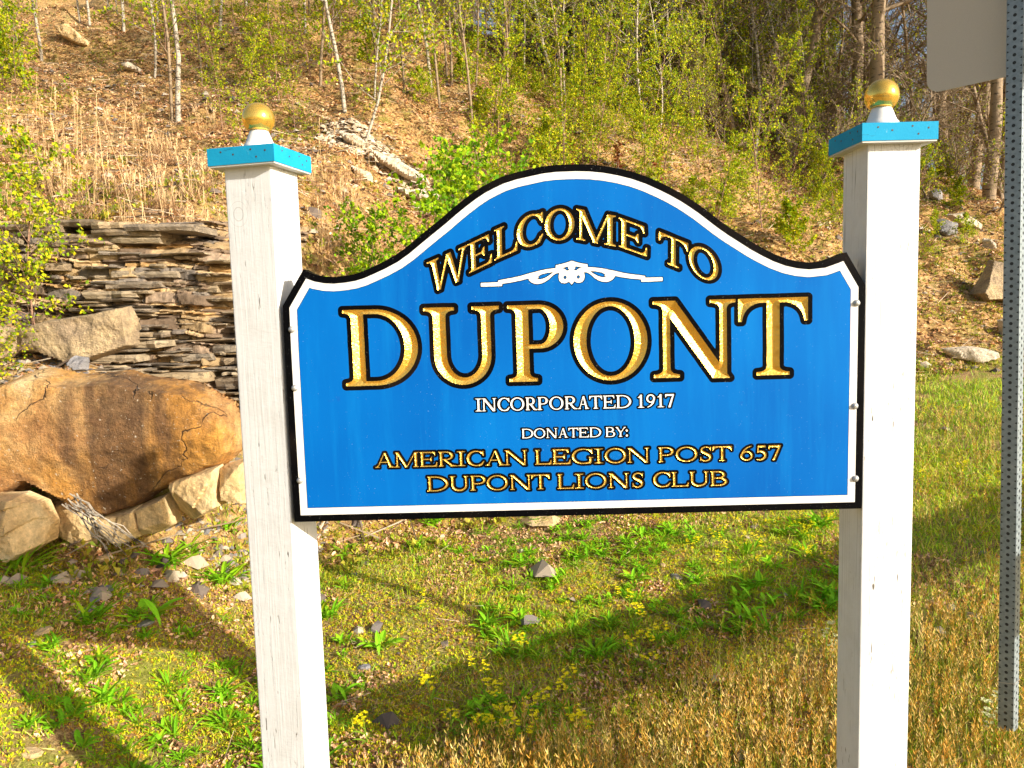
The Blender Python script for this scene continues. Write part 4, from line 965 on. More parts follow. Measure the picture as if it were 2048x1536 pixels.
def sapling(seed, H=5.5, r0=.035, nb=34, leaf=.045, per=7, lean=.06, start=.18, spread=1.0, pal=PAL, leafz=.0, sub=4):
    r = np.random.default_rng(seed); P, d = path(r, (0, 0, -.15), (r.normal(0, lean), r.normal(0, lean), 1), H, 12, .045, .02)
    tr = [tube(P, np.linspace(r0, r0*.15, 13), 7)]; lp = []
    for i in range(nb):
        f = start+(1-start)*(i+r.random())/nb; q = f*12; i0 = min(int(q), 11); p = P[i0]+(P[i0+1]-P[i0])*(q-i0); dd = P[i0+1]-P[i0]; dd = dd/np.linalg.norm(dd)
        L_ = spread*(.3+.95*(1-f)**.7)*H/5.5*r.uniform(.6, 1.2); bd = perp(r, dd, r.uniform(.6, 1.25)); BP, _ = path(r, p, bd, L_, 5, .12, .05)
        tr.append(tube(BP, np.linspace(r0*.38*(1-f*.6), r0*.06, 6), 3))
        for k in range(sub):
            j = r.integers(1, 5); TP, _ = path(r, BP[j], perp(r, bd, r.uniform(.4, .9)), L_*r.uniform(.25, .5), 3, .12, .03)
            tr.append(tube(TP, np.linspace(r0*.10, r0*.03, 4), 3))
            for m_ in range(per):
                u = r.random()*3; a = min(int(u), 2); lp.append(TP[a]+(TP[a+1]-TP[a])*(u-a))
        for m_ in range(per): u = 1+r.random()*4; a = min(int(u), 4); lp.append(BP[a]+(BP[a+1]-BP[a])*(u-a))
    lp = [q for q in lp if q[2] > leafz]
    V, Fs = joinm(tr); LV, LT, LC = leaves(r, lp, leaf, pal, .4)
    return (V, Fs), (LV, LT, LC)
def bare(seed, H=11, r0=.11, nb=24, sub=7, tw=6, leafn=0, lean=.08, start=.25):
    r = np.random.default_rng(seed); P, d = path(r, (0, 0, -.3), (r.normal(0, lean), r.normal(0, lean), 1), H, 12, .06, .03)
    tr = [tube(P, np.linspace(r0, r0*.12, 13)**1.0, 8)]; lp = []
    for i in range(nb):
        f = start+(1-start)*(i+r.random())/nb; q = f*12; i0 = min(int(q), 11); p = P[i0]+(P[i0+1]-P[i0])*(q-i0); dd = P[i0+1]-P[i0]; dd /= np.linalg.norm(dd)
        L_ = (.8+3.0*(1-f)**.8)*H/11*r.uniform(.6, 1.25); bd = perp(r, dd, r.uniform(.45, 1.2)); BP, _ = path(r, p, bd, L_, 6, .16, .06)
        tr.append(tube(BP, np.linspace(r0*.36*(1-f*.6), r0*.06, 7), 4))
        for k in range(sub):
            j = r.integers(1, 6); sd = perp(r, bd, r.uniform(.4, 1.0)); SP_, _ = path(r, BP[j], sd, L_*r.uniform(.25, .5), 4, .18, .04)
            tr.append(tube(SP_, np.linspace(r0*.10, .006, 5), 3))
            for m_ in range(tw):
                TP, _ = path(r, SP_[r.integers(1, 5)], perp(r, sd, r.uniform(.3, .9)), L_*r.uniform(.10, .25), 2, .2, .0); tr.append(tube(TP, [.008, .005, .003], 3))
                for _l in range(leafn): lp.append(TP[r.integers(0, 3)])
    V, Fs = joinm(tr); lv = leaves(r, lp, .05, PAL, .2) if lp else None
    return (V, Fs), lv
def tree_meshes(name, data, bark):
    (V, Fs), lv = data
    return (mesh(name+'_wood', V, Fs, bark, smooth=True), mesh(name+'_leaves', lv[0], lv[1], MAT['leaf'], col=lv[2]) if lv is not None else None)
def plant(kind, me, P, label, cat, group=None, yaw=None, scale=1.0, tilt=(0, 0), names=('trunk', 'crown')):
    o = empty(kind, P, label, cat, group); o.rotation_euler = (tilt[0], tilt[1], random.uniform(0, 6.28) if yaw is None else yaw); o.scale = (scale,)*3
    link(names[0], me[0], o)
    if me[1] is not None:
        c_ = link(names[1], me[1], o)
        if names[1] in ('buds', 'flower_head'): c_['kind'] = 'stuff'
    return o
# ---------------------------------------------------------------- young birches
BI = [tree_meshes('birch', sapling(100+i, H=h_, r0=r_, nb=nb_, per=p_, start=st_, leaf=.052, spread=1.25), MAT['birch']) for i, (h_, r_, nb_, p_, st_) in enumerate(
    [(6.5, .036, 46, 10, .26), (5.5, .028, 42, 12, .20), (7.5, .045, 50, 9, .32), (5.0, .022, 40, 13, .15), (6.0, .028, 46, 11, .22)])]
BI[1] = (BI[1][0].copy(), BI[1][1]); BI[1][0].materials[0] = MAT['twig']; BI[4][0].materials[0] = MAT['twig']
SP_ = [tree_meshes('sapling', sapling(200+i, H=h_, r0=.015, nb=nb_, per=12, start=.05, leaf=.045, spread=1.35), MAT['stem']) for i, (h_, nb_) in enumerate([(3.2, 34), (2.4, 28), (3.8, 36)])]
SH = [tree_meshes('shrub', sapling(300+i, H=h_, r0=.009, nb=26, per=14, start=.02, leaf=.040, spread=2.6, sub=5), MAT['stem']) for i, h_ in enumerate([1.0, 1.4, .8])]
NAMED = [((85, 122), 0, 1.0, (.0, .02), 'white birch with its foot near the upper left corner of the slope'),
         ((356, 246), 2, .95, (.0, .03), 'tall thick white birch of the pair standing left of the left post'),
         ((346, 243), 1, 1.0, (.0, -.03), 'thinner white birch of the pair standing left of the left post'),
         ((308, 158), 3, 1.2, (0, .02), 'thin birch just left of the twin birches, higher up the slope'),
         ((179, 50), 0, .9, (0, .04), 'birch with a forked curved foot at the top of the slope'),
         ((690, 224), 0, 1.0, (0, .10), 'slim white birch curving right, above the left shoulder of the sign'),
         ((722, 300), 3, 1.0, (0, .30), 'leaning white sapling rising from the pale rubble streak'),
         ((903, 172), 1, 1.1, (0, .0), 'straight pale birch behind the top centre of the sign'),
         ((879, 212), 4, .95, (0, -.05), 'birch with dark lower trunk above the sign centre'),
         ((1111, 178), 2, .95, (0, .13), 'bright white birch leaning right above the top of the sign'),
         ((970, 118), 1, .9, (0, .05), 'short pale birch on the upper slope over the sign centre'),
         ((404, 165), 4, .8, (0, .0), 'grey birch between the twin birches and the left finial'),
         ((1586, 236), 2, 1.05, (0, .10), 'pale leaning trunk left of the right gold finial'),
         ((1560, 228), 1, 1.1, (0, -.02), 'mossy trunk next to the pale leaning trunk'),
         ((1485, 165+130), 3, .8, (0, .12), 'thin white sapling above the right shoulder of the sign')]
def clear_of_sign(P): return True
for p, k, sc, tl, lb in NAMED:
    P = hit(*p); plant('birch_tree', BI[k], P, lb, 'tree', 'birches on the slope', scale=sc, tilt=tl)
r = np.random.default_rng(5); cnt = 0
def poisson(n, fn, dmin, tries=4000):
    out = []
    for _ in range(tries):
        if len(out) >= n: break
        p = fn()
        if p is None: continue
        if all((p[0]-q[0])**2+(p[1]-q[1])**2 > dmin*dmin for q in out): out.append(p)
    return out
def slope_spot(d0, d1, a0, a1, keep=None):
    def f():
        a = math.radians(r.uniform(a0, a1)); Y = r.uniform(5, 40); X = Y*math.tan(a); d = Y-float(foot(X))
        if not (d0 < d < d1): return None
        if keep and not keep(X, Y): return None
        return (X, Y)
    return f
def open_left(X, Y):       # the left part of the slope is nearly free of trees
    px, py = pix([X, Y, float(terrain(X, Y))]); return not (px[0] < 640 and py[0] > 60+.02*px[0]) and not (px[0] < 940 and py[0] > 215)
for X, Y in poisson(96, slope_spot(7.5, 17, -34, 22, open_left), .85):
    P = on(X, Y); plant('birch_tree', BI[r.integers(0, 5)], P, 'one of the slender leafy birches in the dense stand along the top of the slope', 'tree', 'birches in the dense stand', scale=r.uniform(.65, 1.05), tilt=(r.normal(0, .05), r.normal(0, .06)))
for X, Y in poisson(26, slope_spot(3.0, 10, -8, 31, lambda X, Y: open_left(X, Y)), .8):
    P = on(X, Y); plant('sapling', SP_[r.integers(0, 3)], P, 'one of the knee to head high leafy saplings scattered on the slope behind the sign', 'sapling', 'saplings on the slope', scale=r.uniform(.5, .85), tilt=(r.normal(0, .08), r.normal(0, .10)), names=('stem', 'crown'))
for X, Y in poisson(62, slope_spot(2.2, 12, -14, 33, lambda X, Y: open_left(X, Y)), .6):
    P = on(X, Y); plant('shrub', SH[r.integers(0, 3)], P, 'one of the low light green shrubs scattered on the slope behind the sign', 'shrub', 'low shrubs on the slope', scale=r.uniform(.5, 1.0), names=('stem', 'foliage'))
for i_, (px_, py_, k_, sc_, lb) in enumerate(((445, 262, 0, .62, 'leafy sapling just left of the left gold finial'), (478, 300, 2, .5, 'leafy sapling directly behind the left cap'), (520, 150, 2, .8, 'leafy sapling above the left gold finial'),
        (415, 130, 0, .8, 'leafy sapling right of the twin birches'), (560, 205, 1, .8, 'leafy sapling up and right of the left gold finial'), (590, 262, 0, .5, 'low leafy sapling right of the left finial'), (622, 160, 2, .7, 'leafy sapling left of the slim curved birch'),
        (330, 105, 1, .8, 'leafy sapling behind the twin birches'), (470, 70, 0, 1.0, 'leafy sapling on the upper slope above the left finial'), (380, 60, 2, .9, 'leafy sapling high above the twin birches'), (270, 55, 1, .9, 'leafy sapling near the forked birch'), (560, 90, 2, .9, 'tall leafy sapling on the upper slope'), (665, 130, 0, .9, 'leafy sapling behind the slim curved birch'), (505, 215, 1, .6, 'low leafy growth behind the left finial'))):
    plant('sapling', SP_[k_], hit(px_, py_), lb, 'sapling', 'leafy saplings round the left finial', scale=sc_, names=('stem', 'crown'))
# near bushes with leaves that can be told apart
def near_bush(seed, H, nb, leaf, spread, per, pal=PAL, tint=1.0, sub=4, leafz=0.1):
    return tree_meshes('bush', sapling(seed, H=H, r0=.016, nb=nb, per=per, start=.12, leaf=leaf, spread=spread, sub=sub, leafz=leafz, pal=pal), MAT['stem'])
NB = near_bush(400, 2.2, 44, .044, 1.9, 9)
P = hit(72, 708, 4.2); plant('young_birch_bush', NB, P, 'bright green young birch growing from the ledge above the boulder', 'bush', yaw=.7, scale=.60, tilt=(0, -.02), names=('stem', 'foliage'))
P = on(-2.95, 4.25); plant('young_birch_bush', NB, P, 'leafy bush at the left picture edge beside the ledge', 'bush', yaw=2.4, scale=.42, tilt=(0, -.05), names=('stem', 'foliage'))
NB2 = near_bush(401, 2.3, 60, .048, 2.3, 11, pal=PAL*np.array([.72, 1.0, .9]), leafz=.05)
for (x, y, sc, yw, lb) in ((-.95, 6.0, .70, 1.0, 'dense green bush behind the left shoulder of the sign'), (-.62, 6.2, .88, 3.0, 'taller green bush rising behind the left curve of the sign'), (-.22, 6.4, 1.02, 5.0, 'tallest green bush just left of the sign crest'), (-1.2, 6.4, .38, 2.0, 'low left end of the bushes behind the sign')):
    plant('green_bush', NB2, on(x, y), lb, 'bush', 'bushes behind the left half of the sign', yaw=yw, scale=sc, names=('stem', 'foliage'))
P = on(-9.0, 15.0); plant('leafy_tree', BI[3], P, 'leafy tree filling the upper left corner', 'tree', scale=.85); P = on(-9.6, 15.6); plant('leafy_tree', BI[1], P, 'second leafy tree at the upper left edge', 'tree', scale=1.1)
P = on(-8.3, 13.6); plant('shrub', SH[1], P, 'round shrub at the left edge below the corner tree', 'shrub', scale=1.1, names=('stem', 'foliage'))
P = on(-8.9, 13.9); plant('shrub', SH[0], P, 'shrub half out of the picture at the upper left edge', 'shrub', scale=1.8, names=('stem', 'foliage'))
# red-stemmed sapling clump above the crest of the sign
for i_, (px_, py_, tx) in enumerate(((1165, 330, .02), (1180, 330, .09), (1195, 335, .2), (1120, 335, -.12), (1290, 345, .05))):
    P = hit(px_, py_); plant('sapling', SP_[i_ % 3], P, ['straight reddish sapling in the middle of the clump above the sign crest', 'reddish sapling leaning right above the sign crest', 'most slanted reddish sapling above the sign crest', 'sapling leaning left above the sign crest', 'sapling with red buds right of the sign crest'][i_], 'sapling', 'reddish saplings above the crest', scale=.75, tilt=(0, tx), names=('stem', 'crown'))
RB = tree_meshes('redbud', sapling(501, H=.7, r0=.01, nb=16, per=7, start=.1, leaf=.035, spread=1.6, pal=np.array([[.5, .10, .04], [.6, .16, .06], [.35, .2, .04]])), MAT['stem'])
for px_, py_, lb in ((1150, 335, 'small red-leaved shrub above the left of the sign crest'), (1235, 340, 'small red-leaved shrub above the right of the sign crest'), (1315, 365, 'red-leaved shrub on the right slope of the sign top'), (1165, 262, 'red-leaved shrub up the slope behind the sapling clump')):
    plant('red_shrub', RB, hit(px_, py_), lb, 'shrub', scale=.8, names=('stem', 'foliage'))
# ---------------------------------------------------------------- bare woods on and behind the ridge
BR_ = [tree_meshes('bare_tree', bare(600+i, H=h_, r0=r_, leafn=lf), MAT['twig']) for i, (h_, r_, lf) in enumerate([(11, .12, 0), (12.5, .15, 0), (9.5, .09, 1), (13, .17, 0), (8.5, .07, 2)])]
def behind_ridge(a0, a1, d0, d1):
    def f():
        a = math.radians(r.uniform(a0, a1)); Y = r.uniform(12, 60); X = Y*math.tan(a)
        yr = float(np.interp(X, [-20, -6, 2, 6, 9, 14], [40, 30, 21, 18.5, 16.5, 14.5]))
        return (X, Y) if d0 < Y-yr < d1 else None
    return f
for X, Y in poisson(70, behind_ridge(0, 36, -1.5, 9), .9):
    plant('bare_tree', BR_[r.integers(0, 5)], on(X, Y), 'one of the bare brown trees along the ridge behind the right post and sign back', 'tree', 'bare trees on the ridge', scale=r.uniform(.7, 1.1), tilt=(r.normal(0, .05), r.normal(0, .08)), names=('trunk', 'buds'))
for X, Y in poisson(70, behind_ridge(-22, 36, 9, 26), 1.3):
    plant('bare_tree', BR_[r.integers(0, 5)], on(X, Y), 'one of the bare trees deep in the wood behind the ridge', 'tree', 'bare trees deep in the wood', scale=r.uniform(.9, 1.3), tilt=(r.normal(0, .04), r.normal(0, .05)), names=('trunk', 'buds'))
SM_ = [tree_meshes('brush', bare(650+i, H=3.2, r0=.03, nb=22, sub=6, tw=5, leafn=1 if i else 0, lean=.25, start=.1), MAT['twig']) for i in range(2)]
for X, Y in poisson(60, behind_ridge(6, 36, -3.5, 3), .6):
    plant('brush', SM_[r.integers(0, 2)], on(X, Y), 'one of the tangled bare brush clumps along the edge of the wood', 'brush', 'brush at the edge of the wood', scale=r.uniform(.6, 1.15), names=('stem', 'buds'))
# evergreen seen between the trunks
def evergreen(seed):
    r_ = np.random.default_rng(seed); H = 8.0; tr = [tube(np.array([[0, 0, -.3], [0, 0, H*.5], [0, 0, H]]), [.14, .08, .02], 7)]; lp = []
    for i in range(60):
        f = .08+.9*i/60; L_ = 2.0*(1-f)+.2; a = r_.uniform(0, 2*PI); BP, _ = path(r_, (0, 0, H*f), (math.cos(a), math.sin(a), .12), L_, 4, .06, -.03); tr.append(tube(BP, np.linspace(.025, .006, 5), 3))
        for _ in range(int(60*L_)): u = r_.random()*4; k = min(int(u), 3); lp.append(BP[k]+(BP[k+1]-BP[k])*(u-k)+r_.normal(0, .10, 3))
    V, Fs = joinm(tr); return (V, Fs), leaves(r_, lp, .13, np.array([[.03, .07, .015], [.05, .10, .02], [.02, .05, .015]]), .3, .35)
EV = tree_meshes('evergreen', evergreen(1), MAT['twig'])
for x_, y_, sc, lb in ((1.5, 24, 1.0, 'dark evergreen behind the white birch above the sign'), (8.3, 25, 1.2, 'dark evergreen behind the bare trunks left of the right finial'), (6.6, 27, 1.1, 'evergreen deep in the wood above the right half of the sign'), (-2.5, 31, 1.0, 'evergreen hidden behind the birch stand')):
    plant('evergreen_tree', EV, on(x_, y_), lb, 'tree', scale=sc, names=('trunk', 'foliage'))
# ---------------------------------------------------------------- ground cover
def wedge(n, r0, r1, a0=-36, a1=37, pw=1.0):
    u = r.random(n); rad = (r0**pw+(r1**pw-r0**pw)*u)**(1/pw); a = np.radians(r.uniform(a0, a1, n)); return rad*np.sin(a), rad*np.cos(a)
def scatter(name, T_V, T_F, X, Y, size, col, yaw=None, tilt=.3, material=None, dz=0.0, label=None, colv=None):
    """one joined object: copies of a small template at ground points"""
    n = len(X); Z_ = terrain(X, Y)+dz; yaw = r.uniform(0, 2*PI, n) if yaw is None else yaw; ti = r.normal(0, tilt, n); tj = r.normal(0, tilt, n)
    cy, sy = np.cos(yaw), np.sin(yaw); V = np.repeat(T_V[None], n, 0)*size[:, None, None]
    x, y, z = V[..., 0], V[..., 1], V[..., 2]
    y, z = y*np.cos(ti)[:, None]-z*np.sin(ti)[:, None], y*np.sin(ti)[:, None]+z*np.cos(ti)[:, None]
    x, z = x*np.cos(tj)[:, None]-z*np.sin(tj)[:, None], x*np.sin(tj)[:, None]+z*np.cos(tj)[:, None]
    x, y = x*cy[:, None]-y*sy[:, None], x*sy[:, None]+y*cy[:, None]
    V = np.stack([x+X[:, None], y+Y[:, None], z+Z_[:, None]], -1); m_ = len(T_V)
    Fq = (np.arange(n)[:, None, None]*m_+T_F[None]).reshape(-1, T_F.shape[1])
    C = np.repeat(col[:, None], m_, 1) if colv is None else col[:, None]*colv[None]
    o = link(name, mesh(name, V.reshape(-1, 3), Fq, material, col=C.reshape(-1, 3))); meta(o, label, None, None, 'stuff'); return o
def pick(pal, n, jit=.3): pal = np.array(pal); return pal[r.integers(0, len(pal), n)]*(1+r.uniform(-jit, jit, (n, 1)))
LEAF_T = np.array([[-.5, 0, .10], [-.22, -.20, .16], [.08, -.27, .10], [.30, -.12, .12], [.52, .02, .22], [.28, .16, .05], [.02, .24, .15], [-.25, .15, .02], [0, 0, 0]]); LEAF_F = np.array([[0, 1, 8], [1, 2, 8], [2, 3, 8], [3, 4, 8], [4, 5, 8], [5, 6, 8], [6, 7, 8], [7, 0, 8]])
LIT = [(.56, .30, .12), (.74, .46, .22), (.34, .17, .07), (.78, .54, .32), (.17, .085, .04), (.68, .38, .24)]
X, Y = wedge(120000, 4.0, 24, pw=1.35); k = (Y > foot(X)-.1+.5*vnoise(X*2, Y*2)); X, Y = X[k], Y[k]
scatter('leaf_litter', LEAF_T, LEAF_F, X, Y, r.uniform(.03, .075, len(X))*np.interp(Y, [4, 9], [.65, 1.1]), pick(LIT, len(X)), tilt=.5, material=MAT['litter'], dz=.012, label='dry brown leaf litter covering the slope')
X, Y = wedge(60000, 2.4, 7, pw=1.3); k = (fbm(X*1.3, Y*1.3, 5, 3)+.5*vnoise(X*5, Y*5)+.12*sm(-.5, -1.6, X)-.25*sm(.8, 1.6, X) > -.02) & (Y < foot(X)+.2); X, Y = X[k], Y[k]
scatter('fallen_leaves', LEAF_T, LEAF_F, X, Y, r.uniform(.012, .034, len(X)), pick(LIT, len(X)), tilt=.7, material=MAT['litter'], dz=.008, label='brown fallen leaf scraps between the grass')
STK = np.array([[-.5, -.012, 0], [-.5, .012, 0], [-.5, 0, .02], [.5, -.006, .01], [.5, .006, .01], [.5, 0, .02]]); STF = np.array([[0, 1, 4, 3], [1, 2, 5, 4], [2, 0, 3, 5]])
X, Y = wedge(9000, 2.6, 22, pw=1.3); k = (Y > foot(X)+.1) | (r.random(len(X)) < .2); X, Y = X[k], Y[k]
scatter('fallen_twigs', STK, STF, X, Y, np.where(Y > foot(X), r.uniform(.12, .5, len(X)), r.uniform(.04, .14, len(X))), pick([(.42, .32, .2), (.28, .2, .12), (.5, .4, .28), (.12, .08, .05)], len(X)), tilt=.22, material=MAT['litter'], dz=.03, label='thin dead twigs and stalks strewn on the slope')
RK = np.array([[.5, 0, .0], [.15, .4, .05], [-.4, .3, .0], [-.5, -.15, .05], [.1, -.42, .0], [.1, .05, .34], [-.2, -.05, .28]]); RKF = np.array([[0, 1, 5], [1, 2, 5], [2, 6, 5], [2, 3, 6], [3, 4, 6], [4, 5, 6], [4, 0, 5]])
X, Y = wedge(9000, 2.8, 20, pw=1.3); k = (Y > foot(X)-.3) & (fbm(X*.8, Y*.8, 8, 3) > -.02) | (r.random(len(X)) < .04); X, Y = X[k], Y[k]
scatter('rubble', RK, RKF, X, Y, np.abs(r.normal(.04, .05, len(X)))+.02, pick([(.34, .27, .2), (.44, .36, .26), (.2, .17, .15), (.5, .42, .32), (.14, .11, .09)], len(X)), tilt=.3, material=MAT['litter'], label='small broken stones on the slope')
# pale rubble streak above the sign
q0, q1 = hit(690, 255), hit(870, 400); t_ = r.random(1500); X = q0[0]+(q1[0]-q0[0])*t_+r.normal(0, .28, 1500); Y = q0[1]+(q1[1]-q0[1])*t_+r.normal(0, .25, 1500)
scatter('pale_rubble', RK, RKF, X, Y, r.uniform(.04, .15, 1500), pick([(.64, .53, .38), (.54, .43, .29), (.70, .60, .45), (.40, .30, .20)], 1500, .15), tilt=.3, material=MAT['litter'], label='pale broken rubble running down the slope above the sign')
X = r.uniform(-3.6, -1.2, 3000); Y = r.uniform(4.15, 4.85, 3000)
scatter('scree', RK, RKF, X, Y, np.abs(r.normal(.012, .018, 3000))+.012, pick([(.36, .30, .22), (.24, .2, .17), (.45, .38, .28), (.18, .17, .17)], 3000), tilt=.3, material=MAT['litter'], label='grey brown scree on the shelf above the boulder')
# small sprouting leaves over the slope
SPR = np.array([[0, 0, 0], [.3, .15, .35], [.1, .4, .5], [0, 0, .05], [-.35, .1, .3], [-.3, -.25, .55], [0, 0, 0], [.15, -.4, .3], [.35, -.2, .5]]); SPF = np.array([[0, 1, 2], [3, 4, 5], [6, 7, 8]])
X, Y = wedge(95000, 4.2, 24, pw=1.35); k = (Y > foot(X)-.2) & (fbm(X*.9, Y*.9, 4, 4) > np.interp(X, [-6, -1, 1, 6], [.16, .05, -.12, -.12])); X, Y = X[k], Y[k]
scatter('sprouts', SPR, SPF, X, Y, r.uniform(.03, .09, len(X)), pick([(.26, .33, .02), (.38, .40, .03), (.16, .22, .02), (.48, .42, .05), (.34, .24, .04)], len(X)), tilt=.4, material=MAT['leaf'], dz=.01, label='tiny yellow green sprouts and weeds covering the slope')
# lawn
BLD = np.array([[-.05, 0, 0], [.05, 0, 0], [.035, .10, .55], [-.035, .10, .55], [0, .32, 1.0]]); BLF = np.array([[0, 1, 2], [0, 2, 3], [3, 2, 4]])
X, Y = wedge(190000, 2.2, 10.5, pw=1.25); nz = fbm(X*1.6, Y*1.6, 3, 4); k = (Y < foot(X)+.4) & (nz+.25*vnoise(X*7, Y*7) > np.interp(X, [-3, -1, 1, 3], [.06, .08, .03, -.20])) | (r.random(len(X)) < .10) & (Y < foot(X)); X, Y = X[k], Y[k]
print('blades', len(X))
scatter('grass', BLD, BLF, X, Y, r.uniform(.018, .05, len(X))*np.interp(X, [-2, 1, 5], [1, 1.0, 1.7]), pick([(.28, .50, .012), (.44, .60, .015), (.16, .36, .012), (.56, .60, .03), (.66, .54, .14)], len(X)), tilt=.45, material=MAT['grass'], label='short patchy green grass')
X, Y = wedge(150000, 2.2, 7.5, pw=1.2); nz = fbm(X*1.2+9, Y*1.2, 6, 4); k = (Y < foot(X)+.3) & (nz+.3*vnoise(X*6, Y*6) > -.14) | (r.random(len(X)) < .15) & (Y < foot(X)); X, Y = X[k], Y[k]
scatter('moss_and_clover', SPR, SPF, X, Y, r.uniform(.012, .028, len(X)), pick([(.56, .64, .015), (.70, .70, .02), (.38, .52, .015), (.72, .52, .06), (.60, .32, .05)], len(X)), tilt=.5, material=MAT['leaf'], label='low yellow green moss and clover leaves')
# dry golden stalks, lower right
def stalk():
    V, F_, C = [], [], []
    def tri(a, b, c, col): o = len(V); V.extend([a, b, c]); F_.append([o, o+1, o+2]); C.extend([col]*3)
    V0 = [(-.012, 0, 0), (.012, 0, 0), (.01, .03, .62), (-.01, .03, .62)]; g0, s0 = (.45, .7, .35), (1, 1, 1)
    tri(V0[0], V0[1], V0[2], g0); tri(V0[0], V0[2], V0[3], g0)
    for i in range(9):
        z = .48+.055*i; a = 2.4*i; dx, dy = math.cos(a)*.06, math.sin(a)*.06
        tri((0, .03, z), (dx*.7-dy*.3, .03+dy*.7+dx*.3, z+.05), (dx, .03+dy, z+.13), s0)
    tri((-.012, .03, .9), (.012, .03, .9), (0, .035, 1.06), s0)
    return np.array(V, float), np.array(F_), np.array(C, float)
sv, sf, sc_ = stalk()
def straw_density(X, Y):
    a = sm(-.25, .35, (.35+.62*(X+.2)+2.45-Y)+.5*vnoise(X*2, Y*2)) * (X > -.6)
    b = sm(1.25, 1.6, X)*(.75+.8*vnoise(X*1.5, Y*1.5))*(Y < foot(X)-1.0)*(1-.85*sm(.25, .5, np.abs((Y-3.9)-.55*(X-1.7))*-1+.75))
    b = b*np.where((Y > 3.4) & (X < .47*Y), .12, 1)*(1-.6*sm(3.6, 4.6, Y)); a = a*(1-.8*sm(3.2, 3.8, Y))
    return np.clip(a+b, 0, 1)
X, Y = wedge(24000, 2.2, 8.5, -16, 37, pw=1.15); k = r.random(len(X)) < straw_density(X, Y); X, Y = X[k], Y[k]
print('stalks', len(X))
scatter('dry_grass', sv, sf, X, Y, r.uniform(.07, .19, len(X)), pick([(.72, .42, .07), (.80, .54, .15), (.60, .30, .04), (.78, .58, .22), (.46, .36, .06)], len(X), .2), tilt=.12, material=MAT['grass'], label='golden dry seed stalks standing in the grass at lower right', colv=sc_)
X, Y = wedge(9000, 2.3, 4.8, -24, 12, pw=1.15); k = fbm(X*1.8, Y*1.8, 12, 3) > .1; X, Y = X[k], Y[k]
scatter('straw_scraps', STK, STF, X, Y, r.uniform(.03, .09, len(X)), pick([(.6, .42, .18), (.5, .3, .1), (.45, .35, .2)], len(X), .2), tilt=.5, material=MAT['grass'], dz=.01, label='short straw scraps between the weeds')
# ---------------------------------------------------------------- countable weeds, grasses and flowers
def strip_leaf(L_, w, bend, yaw, rise, r_):
    t = np.linspace(0, 1, 6); wd = w*np.array([.25, .55, .9, 1.0, .72, .02]); x = L_*t*np.cos(rise-bend*t); z = L_*(t*math.sin(rise)-bend*.55*t*t)+.004
    A = np.stack([x, -wd/2, z+wd*.18], 1); M_ = np.stack([x, 0*t, z], 1); B = np.stack([x, wd/2, z+wd*.18], 1); V = rotz(np.concatenate([A, M_, B]), yaw, (0, 0, 0)); k = np.arange(5)
    return V, np.concatenate([np.stack([k, k+1, k+7, k+6], 1), np.stack([k+6, k+7, k+13, k+12], 1)])
def rosette(seed, n, L_, w):
    r_ = np.random.default_rng(seed); pr = []; C = []
    for i in range(n):
        V, Fq = strip_leaf(L_*r_.uniform(.55, 1.1), w*r_.uniform(.7, 1.2), r_.uniform(.1, .9), 2.4*i+r_.normal(0, .4), r_.uniform(.35, 1.35), r_); V = V+np.array([r_.normal(0, L_*.18), r_.normal(0, L_*.18), 0]); pr.append((V, Fq)); C.append(np.repeat((np.array([.22, .50, .016])*r_.uniform(.55, 1.35)+np.array([.16*r_.random()**2, .06*r_.random(), 0]))[None], len(V), 0))
    V, Fs = joinm(pr); return mesh('rosette', V, Fs, MAT['leaf'], col=np.concatenate(C))
RO = [rosette(1, 26, .15, .022), rosette(2, 20, .12, .018), rosette(3, 24, .10, .014), rosette(4, 16, .12, .028), rosette(5, 24, .16, .013)]
def weed(P, m_, label, group, sc=1.0):
    o = link('broadleaf_weed', RO[m_], None, P, (0, 0, random.uniform(0, 6.28)), sc); meta(o, label, 'weed', group); return o
WL = [((330, 1135), 0, 1.35, 'big bright rosette weed beside the pink brown litter left of the left post'), ((30, 1150), 4, 1.6, 'large dark strap-leaved weed in the shade at the left edge'), ((380, 1110), 1, 1.3, 'upright bright weed above the big rosette left of the post'), ((300, 1245), 3, 1.3, 'broad weed in the shade below the slate chips'),
      ((180, 1250), 1, 1.2, 'weed beside the round tan stone in the shade'), ((440, 1170), 0, 1.2, 'bright weed clump touching the left post'), ((455, 1060), 2, 1.2, 'weed tucked between the cream blocks and the left post'), ((866, 1052), 0, 1.1, 'dark spiky rosette just under the sign edge'), ((95, 985), 4, 1.0, 'tuft growing in the crack below the boulder'),
      ((690, 1110), 1, 1.0, 'weed right of the left post below the sign'), ((835, 1100), 2, 1.2, 'broad weed patch in the middle left under the sign'), ((760, 1300), 3, 1.0, 'weed with pale serrated leaves near the left post foot'), ((650, 1240), 0, 1.0, 'weed touching the right side of the left post'), ((1265, 1105), 2, 1.2, 'weed patch under the right half of the sign'), ((1060, 1130), 1, .9, 'small weed in the dry patch under the sign centre')]
for p, m_, sc, lb in WL: weed(hit(*p), m_, lb, 'weeds on the grass', sc)
def lawn_spot():
    a = math.radians(r.uniform(-34, 14)); Y = r.uniform(2.5, 5.4); X = Y*math.tan(a)
    if Y > foot(X)-.25: return None
    if vnoise(X*2.1, Y*2.1, 2.0) < .02 or straw_density(np.array([X]), np.array([Y]))[0] > .3: return None
    return (X, Y)
for X, Y in poisson(270, lawn_spot, .05, 12000): weed(on(X, Y), r.integers(0, 5), 'one of the small green broadleaf weeds scattered over the grass', 'small weeds scattered over the grass', r.uniform(.35, .8))
